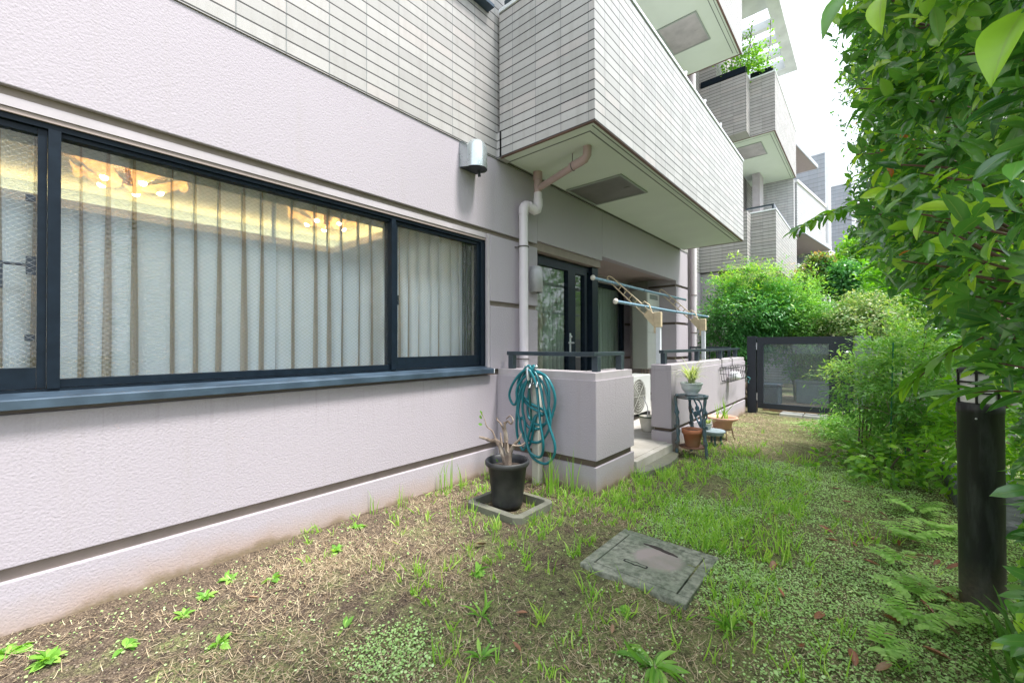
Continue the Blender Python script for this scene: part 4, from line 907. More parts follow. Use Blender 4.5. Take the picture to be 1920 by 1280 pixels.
pl = MB(); pl.box(-1.0, -.35, 9.0, 9.30, .055, .42, .01).box(-1.02, -.33, 8.98, 9.32, .42, .46, .006)
tag(pl.build('planter_box', simple('grey planter', (.22, .24, .26), .7, var=.1), loc=(-.67, 9.15, .05)), 'long grey planter box beyond the gate panel', 'planter')
pl = MB(); pl.box(-1.62, -1.18, 8.35, 8.75, .0, .38, .02).box(-1.64, -1.16, 8.33, 8.77, .381, .42, .01)
tag(pl.build('storage_box', simple('dark blue box', (.035, .05, .07), .5), loc=(-1.4, 8.5, 0)), 'dark blue storage box on the left beyond the gate panel', 'storage box')

# ================================================================== BOLLARD LIGHT
BL = thing('bollard_light', (.352, 2.615, 0), 'black cylindrical bollard light with a white lens half hidden in the glossy leaves', 'bollard light')
bx_, by_ = .352, 2.615
blm = NT('black scuffed powder coat'); mp = blm.n("Mapping", inp={"Scale": (7., 7., 1.2)}); blm.l(blm.pos(), mp.inputs[0]); sc_ = blm.noise(2.0, 6, vec=mp.outputs[0], rough=.6); fn = blm.noise(70., 4)
cb = blm.mix(blm.ramp(sc_, [(.50, 0.), (.60, .55), (.66, .1)]), (.017, .018, .021), (.075, .082, .088)); sz = blm.n("SeparateXYZ"); blm.l(blm.pos(), sz.inputs[0])
mz = blm.n("MapRange", inp={"From Min": .22, "From Max": .0}); blm.l(sz.outputs[2], mz.inputs[0]); cb = blm.mix(blm.math('MULTIPLY', mz.outputs[0], blm.math('MULTIPLY_ADD', fn, .9, .0), clamp=True), cb, (.20, .165, .125))
blm.set(color=cb, rough=.48)
MB().lathe([(.068, -.05), (.068, .818), (.070, .82), (.070, .856), (.064, .862), (.055, .866)], c=(bx_, by_, 0), n=48).build('body', blm.m, BL)
lens = NT('milky lens'); lens.set(color=(.72, .73, .70), rough=.35)
MB().lathe([(.061, .864), (.061, .985), (.0, .99)], c=(bx_, by_, 0), n=40).build('lens', lens.m, BL)
k = MB()
for q in range(6): a = q * math.pi / 3 + .25; k.tube([(bx_ + .066 * math.cos(a), by_ + .066 * math.sin(a), .86), (bx_ + .066 * math.cos(a), by_ + .066 * math.sin(a), 1.0)], .0045, 5)
for z_ in (.905, .95): k.tube(arc((bx_, by_, z_), .066, 0, 2 * math.pi, (1, 0, 0), (0, 1, 0), 32), .004, 5)
k.build('guard', blk, BL)
MB().lathe([(.0, 1.02), (.045, 1.016), (.067, 1.002), (.069, .986), (.0, .984)], c=(bx_, by_, 0), n=40).build('cap', blm.m, BL)
MB().sphere((bx_ - .02, by_ - .066, .80), .004).build('screw', alu, BL)

# ================================================================== FAR WING OF THE COMPLEX (turned by 7.6 degrees)
FW = thing('stepped_apartment_wing', (-1.5, 16, 0), 'distant pale tiled apartment wing with stepped fin walls and brown eaves behind the trees', 'building')
ca, sa = math.cos(R(7.6)), math.sin(R(7.6)); O_ = (-1.52, 14.22)
def fw(mb, v0, v1, u0, u1, z0, z1):
    """box in the wing's own frame: u along the wing, v outwards"""
    P = lambda u, v: (O_[0] + u * sa + v * ca, O_[1] + u * ca - v * sa)
    return mb.prism([P(u0, v0), P(u0, v1), P(u1, v1), P(u1, v0)], 'z', z0, z1)
pale_w = simple('white concrete', (.72, .72, .74), .8, var=.04)
eave_m = simple('brown eave underside', (.24, .20, .19), .7, var=.08); metal_e = simple('grey metal fascia', (.40, .42, .44), .4, .4, var=.1)
k = MB(); fw(k, -3, -.02, .05, 3.4, 4.35, 5.72); k.build('balcony_front', tile_light, FW); k = MB(); fw(k, -3, -.02, .05, 3.4, 1.0, 3.30); k.build('balcony_front', tile_light, FW)
k = MB(); fw(k, -3, .01, .03, 3.42, 5.722, 5.80); k.build('coping', pale_w, FW); k = MB(); fw(k, -3, .01, .03, 3.42, 3.302, 3.40); k.build('coping', pale_w, FW)
k = MB(); fw(k, -2, -.05, .0, 2.6, 6.85, 6.96); k.build('fascia', metal_e, FW); k = MB(); fw(k, -2, .18, .0, 3.2, 4.22, 4.34); k.build('fascia', metal_e, FW)
k = MB(); fw(k, -2, -.08, .03, 2.57, 6.838, 6.849); k.build('eave', eave_m, FW); k = MB(); fw(k, -2, .15, .03, 3.17, 4.208, 4.219); k.build('eave', eave_m, FW)
k = MB(); fw(k, -9, -2.0, 0, 30, 0, 7.2); k.build('wall', tile_grey, FW)
for i, (u, vo, h) in enumerate(((3.45, .06, 7.62), (7.9, .06, 7.75), (13.2, .30, 7.4), (19.5, .5, 7.2))):
    k = MB(); fw(k, -4, vo - .10, u, u + .30, 0, h); f_ = k.build('fin_wall', tile_grey, FW)
    k = MB(); fw(k, vo - .099, vo, u - .005, u + .30, 0, h); fw(k, -4, vo + .01, u - .01, u + .31, h + .001, h + .06); k.build('edge_strip', pale_w, f_)
k = MB(); fw(k, -3, .0, 3.8, 7.8, 3.6, 4.4); fw(k, -3, -.05, 3.8, 7.8, 1, 3.0); fw(k, -3, .1, 8.3, 13.1, 4.6, 5.5); fw(k, -3, .1, 8.3, 13.1, 1, 3.6); fw(k, -3, .3, 13.6, 19, 2, 4.2); k.build('balcony_front', tile_light, FW)
k = MB(); fw(k, -2, .15, 8.3, 12.6, 6.0, 6.15); k.build('fascia', metal_e, FW)
for u0_, z0_ in ((.3, 5.85), (.3, 3.45), (8.6, 5.5), (4.2, 4.45)):
    k = MB(); fw(k, -1.99, -1.95, u0_, u0_ + 2.4, z0_, z0_ + .9); w_ = k.build('window', sash, FW); k = MB(); fw(k, -1.949, -1.94, u0_ + .08, u0_ + 1.15, z0_ + .08, z0_ + .82); k.build('pane', glass_plain, w_); k = MB(); fw(k, -1.949, -1.94, u0_ + 1.25, u0_ + 2.32, z0_ + .08, z0_ + .82); k.build('pane', glass_plain, w_)
k = MB().tube([(-1.62, 14.9, 2.98), (-1.50, 14.85, 3.12)], .02).sphere((-1.43, 14.8, 3.15), .07, sc=(1.4, 1, .8)); k.build('wall_light', white_m, FW)

# ================================================================== VEGETATION
leaf_glossy = leaf_mat('glossy evergreen leaves', (.045, .155, .05), (.16, .39, .075), (.52, .78, .08), rough=.22, trans=.40, ribs=True, spec=1.0, dead=(.62, .17, .03))
leaf_close = leaf_mat('backlit young leaves', (.06, .22, .03), (.18, .42, .04), (.42, .68, .04), rough=.32, trans=.5, ribs=True, spec=.5)
leaf_low = leaf_mat('fresh shrub leaves', (.07, .20, .03), (.16, .38, .045), (.34, .60, .06), rough=.32, trans=.35, ribs=True, spec=.55)
leaf_nand = leaf_mat('nandina leaves', (.10, .29, .06), (.27, .51, .11), (.52, .68, .16), rough=.4, trans=.35, spec=.45)
leaf_dark = leaf_mat('dark bush leaves', (.05, .19, .06), (.13, .38, .10), (.44, .66, .05), rough=.4, trans=.35)
leaf_lime = leaf_mat('lime tree leaves', (.09, .25, .02), (.22, .47, .03), (.42, .62, .05), rough=.45, trans=.5)
leaf_red = leaf_mat('mixed green and red leaves', (.05, .14, .04), (.14, .27, .06), (.55, .30, .14), rough=.4, trans=.4)
leaf_var = leaf_mat('pale variegated leaves', (.12, .26, .09), (.36, .46, .22), (.60, .58, .38), rough=.45, trans=.35)
fern_m = leaf_mat('fern fronds', (.22, .42, .09), (.38, .62, .16), (.50, .72, .24), rough=.5, trans=.4)
twig_m = simple('reddish brown twigs', (.13, .075, .05), .7, var=.2, nscale=20)
stem_m = simple('grey brown stems', (.16, .125, .09), .8, var=.2, nscale=20)

def stems(name, parent, mat, segs, r=.004, n=4):
    """segs: list of polylines"""
    k = MB()
    for P in segs: k.tube(P[0], P[1], n, caps=False)
    return k.build(name, mat, parent)

def whorls(centers, dirs, kmin, kmax, spread=(.6, 1.25), L=(.07, .12), ratio=.33, droop=.22, sag=.25, twl=.07):
    """leaf whorls at the twig ends: returns pos, dir, normal, length, width"""
    N = len(centers); kk = rng.integers(kmin, kmax + 1, N); idx = np.repeat(np.arange(N), kk); M = len(idx)
    ph = rng.random(M) * 6.283; d0 = nrm(dirs)[idx]; ref = np.where(np.abs(d0[:, 2:3]) < .9, np.array([[0, 0, 1.]]), np.array([[1., 0, 0]]))
    u = nrm(np.cross(d0, ref)); v = np.cross(d0, u); al = rng.uniform(spread[0], spread[1], M)
    d = d0 * np.cos(al)[:, None] + (u * np.cos(ph)[:, None] + v * np.sin(ph)[:, None]) * np.sin(al)[:, None]
    d[:, 2] -= sag * rng.random(M); d = nrm(d)
    up = d0 * .8 + np.array([[0, 0, .6]]) + rng.normal(size=(M, 3)) * .25
    pos = centers[idx] - d0 * (rng.random(M) * twl)[:, None]
    Ln = rng.uniform(L[0], L[1], M) * (1 - .25 * rng.random(M)); Wn_ = Ln * ratio / ratio * rng.uniform(.8, 1.15, M)
    return pos, d, up, Ln, Wn_, idx

# ---- tall glossy evergreen hedge filling the right side
HG = thing('evergreen_hedge', (.9, 2.6, 0), 'tall glossy leaved evergreen hedge filling the right edge of the garden', 'hedge')
def hedge_x(y, z):      # face of the hedge, metres from the camera plane x = 0
    el = (z - 1.11) / y
    return (.055 - .010 * y + (.05 + .035 * y) * (vnoise(y + z * .3, z, 2.1) - .5) * 2 * .7 + .07 * (vnoise(y + 9, z, 4.) - .5) + y * .15 * np.clip((.20 - el) / .20, 0, 1) + np.clip(1.1 - y, 0, 1) * .16)
N = 17000
hy = .62 + 4.6 * rng.random(N) ** 1.25; hz = .15 + 3.6 * rng.random(N); dep = rng.random(N) ** 1.7 * (.10 + .14 * hy)
out_ = rng.random(N) < .05; dep = np.where(out_, -.035 * hy * rng.random(N), dep)
hx = hedge_x(hy, hz) + dep
sx = hx / hy; dn = (1.11 - hz) / hy
keep = (np.sqrt(hx ** 2 + hy ** 2 + (hz - 1.11) ** 2) > .70)
keep &= ~((dn > .045) & (sx < .185) & (hy < 2.75)) & ~((dn > .02) & (sx < .12)) & ~((dn > .05) & (sx < .2) & (hy > 2.5))
hx, hy, hz, dep = hx[keep], hy[keep], hz[keep], dep[keep]
C0 = np.stack([hx, hy, hz], -1); Dn = nrm(np.stack([-.65 + .6 * rng.normal(size=len(hx)), -.35 + .6 * rng.normal(size=len(hx)), .30 + .55 * rng.normal(size=len(hx))], -1))
pos, d, up, Ln, Wn_, idx = whorls(C0, Dn, 5, 9, L=(.031, .062), spread=(.5, 1.45), sag=.55)
tt = np.clip(rng.beta(1.6, 2.3, len(pos)) * .80, 0, .8); newg = rng.random(len(C0)) < .17; tt = np.where(newg[idx], rng.uniform(.55, .95, len(pos)), tt); tt = np.where(rng.random(len(pos)) < .0035, 1., tt)
foliage_mesh('foliage', leaf_glossy, HG, pos, d, up, Ln, Wn_, T=leaf_tmpl(4, .40, .16, .24), tint=tt)
sg = []
for i in range(0, len(C0), 5):
    p = Vector(C0[i]); q1 = Vector((random.uniform(.08, .16), random.uniform(-.05, .08), -.07)); sg.append(([p + q1 * 1.8, p + q1 * .7 + Vector((0, 0, .02)), p], [.0032, .0026, .0016]))
stems('twig', HG, twig_m, sg)
k = MB()
for i in range(11):
    y = .9 + i * .47; x = .62 + .18 * random.random() + .02 * i
    P = [(x + .05 * math.sin(j * 1.7 + i), y + .06 * math.cos(j * 1.3 + i * 2), -.05 + j * .42) for j in range(10)]
    k.tube(spline(P, 3), [max(.006, .024 - .0008 * t) for t in range(28)], 7)
k.build('trunk', stem_m, HG)
# inner twiggy depth: sparser big clusters further back so that the hedge reads as solid
N = 1500; C1 = np.stack([rng.uniform(.6, 1.4, N), rng.uniform(.6, 7.2, N), rng.uniform(.1, 4.1, N)], -1)
C1 = C1[~(((1.11 - C1[:, 2]) / C1[:, 1] > .03) & (C1[:, 0] / C1[:, 1] < .24))]; N = len(C1)
pos, d, up, Ln, Wn_, idx = whorls(C1, rng.normal(size=(N, 3)) + [-.6, -.2, .1], 5, 8, L=(.09, .14))
foliage_mesh('inner_foliage', leaf_glossy, HG, pos, d, up, Ln, Wn_, T=leaf_tmpl(2, .42, .12, .2), tint=rng.random(len(pos)) * .6)

# ---- close branches of the hedge that enter the frame: placed one by one
def spray(name, label, base, tip, nleaf, L, mat, tint=(.7, .95), width=.36, seed=1, cat='branch'):
    r_ = np.random.default_rng(seed); base = np.array(base); tip = np.array(tip); b = thing(name, tuple(base), label, cat)
    mid = (base + tip) / 2 + [0, 0, .03]
    k = MB().tube(spline([tuple(base), tuple(mid), tuple(tip)], 6), [.004 * (1 - .05 * i) for i in range(13)], 6); k.build('twig', twig_m, b)
    t = np.linspace(.25, 1.0, nleaf); P = base * (1 - t)[:, None] + tip * t[:, None] + np.array([0, 0, .03]) * (4 * t * (1 - t))[:, None]
    ax = nrm(tip - base); ph = np.arange(nleaf) * 2.4 + seed; ref = np.array([0, 0, 1.]); u = nrm(np.cross(ax, ref)); v = np.cross(u, ax)
    al = 1.1 - .55 * t; d = ax[None] * np.cos(al)[:, None] + (u[None] * np.cos(ph)[:, None] + v[None] * .5 * np.sin(ph)[:, None]) * np.sin(al)[:, None]; d[:, 2] -= .18
    foliage_mesh('leaves', mat, b, P, d, np.tile(v, (nleaf, 1)) + r_.normal(size=(nleaf, 3)) * .25, L * r_.uniform(.75, 1.15, nleaf), T=leaf_tmpl(6, width, .16, .22), tint=r_.uniform(tint[0], tint[1], nleaf)); return b

# ---- shrub with feathery leaflets (nandina), generic bush, tree
def bush(name, label, cat, c, rad, nclump, mat, L=(.03, .05), T=None, per=(10, 18), shell=.55, stem=True, tint=None, flat=.6, group=None, top=None, tier=0., width=.34, nstem=9, clr=.06, noise=.25, zmin=.05):
    b = thing(name, (c[0], c[1], 0), label, cat, group); N = nclump
    v = nrm(rng.normal(size=(N, 3))); rr = shell + (1 - shell) * rng.random(N); ns = 1 + noise * 2 * (vnoise(v[:, 0] * 2 + c[0] * 3, v[:, 2] * 2 + v[:, 1] * 1.3 + 5, 1.8) - .5)
    Cc = np.array(c) + v * (rr * ns)[:, None] * np.array(rad); Cc = Cc[Cc[:, 2] > zmin]; Cc[:, 2] -= tier * .17 / 6.283 * np.sin(Cc[:, 2] * 6.283 / .17 + 6 * vnoise(Cc[:, 0], Cc[:, 1], 1.5)); v = v[:len(Cc)] if False else nrm(Cc - np.array(c)); N = len(Cc)
    kk = rng.integers(per[0], per[1] + 1, N); idx = np.repeat(np.arange(N), kk); M = len(idx)
    dr_ = nrm(v + rng.normal(size=(N, 3)) * .45 + [0, 0, -.05])[idx]
    # frond: leaflets strung along a short drooping axis
    s_ = rng.random(M); P = Cc[idx] + dr_ * (s_ * clr * 2.2)[:, None] + rng.normal(size=(M, 3)) * clr * np.array([.5, .5, .28]); P[:, 2] -= clr * .7 * s_ ** 2
    d = nrm(dr_ * .7 + rng.normal(size=(M, 3)) * .75 * np.array([1, 1, .45]) + [0, 0, -.12]); up = np.array([[0, 0, 1.]]) * flat + rng.normal(size=(M, 3)) * .4 + v[idx] * .3
    if tint is None:
        ct = rng.random(N) * .5 + .1
        if top: ct = ct + top * np.clip((Cc[:, 2] - c[2]) / rad[2], -.2, 1) ** 1
        tn = np.clip(ct[idx] + rng.normal(size=M) * .10, 0, .98)
    else: tn = rng.uniform(*tint, M)
    foliage_mesh('foliage', mat, b, P, d, up, rng.uniform(L[0], L[1], M), T=T or leaf_tmpl(2, width, .1, .15), tint=tn)
    if stem:
        sg = []
        for i in range(nstem):
            a = 6.283 * i / nstem + random.random(); e = Cc[rng.integers(N)]; r1 = .1 * min(rad[0], .6)
            p0 = Vector((c[0] + r1 * math.cos(a), c[1] + r1 * math.sin(a), -.03)); p2 = Vector(e); p1 = p0.lerp(p2, .5) + Vector((random.uniform(-.05, .05), random.uniform(-.05, .05), .1))
            sg.append((spline([p0, p1, p2], 4), [.009 * (1 - .08 * j) for j in range(9)]))
        stems('stem', b, stem_m, sg, n=5)
    return b
feather = leaf_tmpl(2, .30, .05, .12)
# nandina bush at the right, in front of the gate
bush('nandina_bush', 'feathery light green nandina bush overlapping the right side of the garden gate', 'bush', (.30, 5.35, .72), (.46, .62, .56), 1500, leaf_nand, L=(.038, .070), T=feather, per=(8, 13), shell=.45, top=.38, tier=.9, noise=.45, clr=.070, flat=1.2, nstem=12)
bush('nandina_bush', 'lower spreading tier of nandina leaves reaching left across the gate frame', 'bush', (-.06, 5.45, .84), (.34, .30, .10), 130, leaf_nand, L=(.038, .070), T=feather, per=(8, 12), tier=.9, shell=.2, tint=(.45, .95), clr=.085, flat=1.6, nstem=4)
bush('azalea', 'low dense azalea clump at the foot of the garden gate on the right', 'shrub', (-.14, 6.35, .10), (.42, .60, .24), 900, leaf_nand, L=(.022, .038), per=(9, 14), shell=.3, width=.5, tint=(.2, .8), clr=.045, nstem=5)
bush('low_shrub', 'low broad leafed plants under the nandina bush', 'shrub', (.10, 4.7, .10), (.42, .50, .24), 190, leaf_low, L=(.05, .085), per=(5, 8), shell=.3, width=.5, tint=(.25, .95), clr=.05, nstem=4)
bush('lime_shrub', 'bright lime shrub just left of the bollard light', 'shrub', (.56, 4.35, .48), (.26, .6, .42), 170, leaf_lime, L=(.06, .10), per=(5, 8), shell=.3, width=.36, tint=(.15, .8), clr=.05, nstem=6)
# green garden stakes and dead sticks inside the nandina
for i, (x, y, lx) in enumerate(((.13, 4.95, .03), (.25, 5.3, -.02))):
    k = MB().tube([(x, y, -.05), (x + lx * .4, y, .5), (x + lx, y + .01, 1.12)], .0065, 6)
    tag(k.build('garden_stake', simple('green plastic stake', (.02, .20, .10), .45), loc=(x, y, 0)), ('nearer' if i == 0 else 'farther') + ' thin green garden stake among the nandina stems', 'garden stake')
k = MB()
for i in range(26):
    a = random.uniform(-1.2, 1.2); p = Vector((random.uniform(.05, .55), random.uniform(4.8, 5.4), random.uniform(.15, .65))); q_ = p + Vector((math.sin(a) * .35, random.uniform(-.15, .15), math.cos(a) * .25)); k.tube([p, p.lerp(q_, .5) + Vector((0, 0, .02)), q_], [.004, .0035, .002], 5)
tag(k.build('dead_branches', simple('pale dead twigs', (.36, .30, .24), .8), loc=(.3, 5.1, .0)), 'tangle of pale dead twigs inside the nandina bush', 'twigs', kind='stuff')
# bushes beyond the gate
bush('maple_bush', 'large feathery green bush with a yellow green top beyond the left of the gate', 'bush', (-1.72, 8.95, 1.62), (.74, .75, .92), 2600, leaf_dark, L=(.055, .095), T=feather, per=(9, 14), shell=.5, top=.42, tier=.9, noise=.5, clr=.09, flat=1.3, nstem=10)
bush('flower_tufts', 'pale cream flower plumes on top of the feathery bush', 'flowers', (-1.45, 8.50, 2.42), (.70, .45, .22), 110, leaf_var, L=(.012, .024), per=(22, 34), shell=.3, tint=(.6, .98), clr=.06, stem=False)
bush('round_bush', 'rounded mid green bush behind the middle of the gate', 'bush', (-.62, 9.6, 1.22), (.62, .55, .62), 2200, leaf_low, L=(.030, .05), per=(9, 14), shell=.5, width=.5, tint=(.0, .62), clr=.06)
bush('feathery_bush', 'pale feathery bush between the large bush and the round bush', 'bush', (-1.02, 9.4, 1.60), (.60, .6, .70), 1300, leaf_nand, L=(.045, .080), T=feather, per=(9, 13), shell=.4, top=.2, tier=.9, noise=.5, clr=.09)
bush('clipped_hedge', 'clipped box hedge growing out of the grey planter beyond the gate', 'hedge', (-.62, 9.35, .70), (.62, .35, .40), 700, leaf_low, L=(.028, .042), per=(9, 13), shell=.6, width=.55, tint=(.05, .6), clr=.05)
bush('variegated_bush', 'cream and green variegated bush at the right beyond the gate', 'bush', (-.10, 9.2, 1.40), (.55, .5, .55), 1200, leaf_var, L=(.035, .06), per=(8, 13), shell=.5, width=.5, tint=(.0, .95), clr=.07)
bush('lime_bush', 'bright green bush under the lime tree on the right', 'bush', (.55, 10.2, 1.6), (.8, .8, 1.1), 1600, leaf_lime, L=(.05, .09), per=(8, 12), shell=.5, width=.5, tint=(.0, .6), clr=.10)

bush('boundary_shrubs', 'tall evergreen boundary shrubs behind the hedge, mostly hidden', 'shrubs', (1.9, 10.2, 1.9), (.75, 4.2, 2.0), 2600, leaf_dark, L=(.07, .12), per=(6, 9), shell=.6, width=.5, clr=.12, nstem=20)

def tree(name, label, base, trunk, crowns, mat, L, tint=None, nclump=420, top=None, width=.55):
    t_ = thing(name, base, label, 'tree'); k = MB()
    k.tube(spline(trunk, 4), [max(.02, .06 - .0025 * i) for i in range((len(trunk) - 1) * 4 + 1)], 8)
    P = []; D = []; Nn = []; TN = []
    for (c, rad) in crowns:
        k.tube([trunk[-2], tuple(np.array(trunk[-1]) * .5 + np.array(c) * .5), tuple(c)], [.035, .025, .01], 6)
        N = int(2.2 * nclump * rad[0] * rad[2] / .35); v = nrm(rng.normal(size=(N, 3))); rr = .45 + .55 * rng.random(N); ns = 1 + .5 * (vnoise(v[:, 0] * 2 + c[0], v[:, 2] * 2 + 3, 2.) - .5)
        Cc = np.array(c) + v * (rr * ns)[:, None] * np.array(rad); idx = np.repeat(np.arange(N), 9); M = len(idx)
        P.append(Cc[idx] + rng.normal(size=(M, 3)) * .07); D.append(nrm(v[idx] * .6 + rng.normal(size=(M, 3)) * .7 + [0, 0, -.3])); Nn.append(np.array([[0, 0, .8]]) + rng.normal(size=(M, 3)) * .4 + v[idx] * .4)
        ct = rng.random(N) * .55 + (top or 0) * np.clip(v[:, 2], 0, 1); TN.append(np.clip(ct[idx] + rng.normal(size=M) * .1, 0, .98))
    k.build('trunk', stem_m, t_)
    P = np.concatenate(P); foliage_mesh('foliage', mat, t_, P, np.concatenate(D), np.concatenate(Nn), rng.uniform(L[0], L[1], len(P)), T=leaf_tmpl(2, width, .1, .15), tint=np.concatenate(TN)); return t_
tree('lime_tree', 'bright lime green tree between the building and the hedge', (.35, 14, 0), [(.35, 14, 0), (.3, 14, 1.0), (.25, 14, 1.9)],
     [((.10, 13.8, 3.45), (.75, .7, .45)), ((-.35, 13.6, 2.85), (.65, .6, .55)), ((.65, 13.8, 2.9), (.85, .7, .75)), ((.2, 13.4, 2.2), (.75, .5, .55)), ((1.3, 14.2, 3.4), (.8, .7, .6))], leaf_lime, (.07, .13), top=.3)
tree('photinia_tree', 'small tree with reddish new leaves beyond the gate below the balconies', (-.95, 12.2, 0), [(-.95, 12.2, 0), (-.93, 12.2, 1.0), (-.98, 12.2, 1.9)],
     [((-1.05, 12.1, 2.55), (.36, .35, .38)), ((-.90, 12.2, 2.95), (.26, .25, .28)), ((-1.2, 12.0, 2.2), (.34, .3, .25))], leaf_red, (.05, .085), top=.5, nclump=700)
tree('round_tree', 'small dark green tree with a bare crooked stem right of the reddish tree', (-.35, 12.0, 0), [(-.35, 12, 0), (-.30, 12, 1.0), (-.18, 12, 1.5), (-.32, 12, 2.0)],
     [((-.42, 12.0, 2.55), (.36, .35, .42)), ((-.12, 12.0, 2.15), (.42, .35, .25))], leaf_dark, (.06, .10), top=.2, nclump=600)
# planter on the far balcony
bush('balcony_plants', 'leafy plants growing out of the planters on the far upper balcony', 'plants', (-2.15, 10.55, 7.50), (.60, .28, .34), 150, leaf_lime, L=(.05, .09), per=(7, 11), shell=.1, width=.5, tint=(.0, .8), clr=.12, stem=False, zmin=7.1)
k = MB(); q = []
bp = thing('climbing_plant', (-2.1, 10.5, 7.2), 'thin leafy stems standing up from the far upper balcony planter', 'plant')
sg = []; lp = []
for i in range(7):
    x = -2.45 + i * .13; h = random.uniform(.7, 1.35); P = [(x, 10.5, 7.2), (x + random.uniform(-.1, .1), 10.5, 7.2 + h * .5), (x + random.uniform(-.2, .25), 10.45, 7.2 + h)]
    sp_ = spline(P, 5); sg.append((sp_, [.007] * len(sp_))); lp += [tuple(p) for p in sp_ for _ in range(4)]
stems('stem', bp, stem_m, sg); lp = np.array(lp); lp = lp + rng.normal(size=lp.shape) * .045
foliage_mesh('leaves', leaf_lime, bp, lp, rng.normal(size=lp.shape) + [0, 0, -.2], rng.normal(size=lp.shape) + [0, 0, 1], .075, width=.5, tint=rng.uniform(.1, .9, len(lp)))
# hanging spray over the lower centre right of the sky, and close leaves (all grow out of the hedge)
def P_at(px, py, dist):
    return None

# ---- low shrub in front of the bollard on the right edge
LS = thing('leafy_shrub', (.55, 2.0, 0), 'fresh green leafy shrub in front of the bollard light at the right edge', 'shrub')
N = 190; ly = rng.uniform(1.35, 2.5, N); lz = rng.uniform(.10, .98, N); lx = .172 * ly + .03 + rng.random(N) ** 1.3 * .30 + .02 * rng.normal(size=N)
C2 = np.stack([lx, ly, lz], -1); pos, d, up, Ln, Wn_, idx = whorls(C2, nrm(np.stack([-.8 + .4 * rng.normal(size=N), -.5 + .4 * rng.normal(size=N), .35 + .3 * rng.normal(size=N)], -1)), 6, 9, L=(.045, .075), sag=.3)
tn = np.where((rng.random(N) < .35)[idx], rng.uniform(.6, .95, len(pos)), rng.uniform(.05, .6, len(pos)))
foliage_mesh('foliage', leaf_low, LS, pos, d, up, Ln, Wn_, T=leaf_tmpl(4, .42, .16, .22), tint=tn)
stems('twig', LS, twig_m, [([Vector((.62, c_[1], 0)), Vector(c_) * .6 + Vector((.24, c_[1] * .4, 0)), Vector(c_)], [.005, .004, .002]) for c_ in C2[::2]])
spray('hedge_branch', 'leafy hedge branch reaching left across the sky above the lime tree', (.05, 2.68, 1.80), (-.25, 2.29, 1.63), 34, .080, leaf_close, (.1, .9), .36, 3)
def twig_leaves(name, label, base, leaves, mat, width=.33):
    b = thing(name, base, label, 'branch'); k = MB()
    for p, q, t in leaves:
        m_ = Vector(base).lerp(Vector(p), .6) + Vector((0, 0, .02)); k.tube(spline([base, tuple(m_), p], 4), [.0028] * 5 + [.0022] * 4, 6)
    k.build('twig', twig_m, b)
    P = np.array([l[0] for l in leaves]); Q_ = np.array([l[1] for l in leaves]); D = Q_ - P
    up_ = np.array([[-.35, -.55, .75]]) + rng.normal(size=P.shape) * .12
    foliage_mesh('leaves', mat, b, P, D, up_, np.linalg.norm(D, axis=1), T=leaf_tmpl(8, width, .22, .22, tip=.95), tint=np.array([l[2] for l in leaves])); return b
twig_leaves('hedge_branch', 'single large yellow green leaf hanging close at the top corner of the hedge', (.22, .80, 1.56), [((.129, .687, 1.465), (.085, .606, 1.384), .80)], leaf_close, .32)
twig_leaves('hedge_branch', 'two close pointed leaves dipping into the sky beside the top of the hedge', (.06, .78, 1.62), [((-.002, .653, 1.543), (-.045, .59, 1.481), .35), ((.017, .735, 1.572), (.006, .687, 1.508), .9)], leaf_close, .30)
twig_leaves('hedge_branch', 'bright backlit leaf group near the top of the hedge', (.24, 1.2, 1.74), [((.129, 1.16, 1.694), (.033, 1.144, 1.666), .9), ((.185, 1.076, 1.671), (.106, 1.009, 1.635), .93), ((.14, 1.1, 1.70), (.082, 1.03, 1.70), .7), ((.12, 1.05, 1.66), (.06, .99, 1.60), .95), ((.15, 1.16, 1.66), (.09, 1.10, 1.58), .6)], leaf_close, .34)
spray('hedge_branch', 'low hedge branch of long shiny leaves in front of the white bollard lens', (.36, 1.35, .96), (.17, 1.52, .985), 16, .105, leaf_glossy, (.2, .8), .34, 11)
spray('hedge_branch', 'hedge branch with fresh leaves hanging left of the bollard light', (.30, 1.8, 1.15), (.10, 1.85, .98), 20, .085, leaf_low, (.3, .95), .36, 13)

# ================================================================== GROUND COVER
def free(x, y):
    """True where plants can grow (not under walls, slab, pots)"""
    ok = (x > -2.5) & ~((x < -1.50) & (y > 2.69)) & ~((x > -1.12) & (x < -.59) & (y > 1.81) & (y < 2.33)) & (((x + 1.885) ** 2 + (y - 2.14) ** 2) > .13 ** 2)
    ok &= ~((x > -2.11) & (x < -1.62) & (y > 1.94) & (y < 2.35) & ((x < -2.06) | (x > -1.67) | (y < 1.99) | (y > 2.30)))
    return ok & (y < 7.5) & ~((x > -1.5) & (x < -1.37) & (y > 3.36) & (y < 4.2))
def inview(x, y):
    lat = .758 * x + .652 * y; dp = -.652 * x + .758 * y
    return (dp > .5) & (lat / np.maximum(dp, .1) < 1.35) & (lat / np.maximum(dp, .1) > -1.35)
def sample(N, f, xr=(-2.5, 1.0), yr=(-.2, 7.5), power=1.4):
    x = rng.uniform(*xr, N); y = yr[0] + (yr[1] - yr[0]) * rng.random(N) ** power
    p = f(x, y); k_ = (rng.random(N) < p) & free(x, y) & inview(x, y); return x[k_], y[k_]
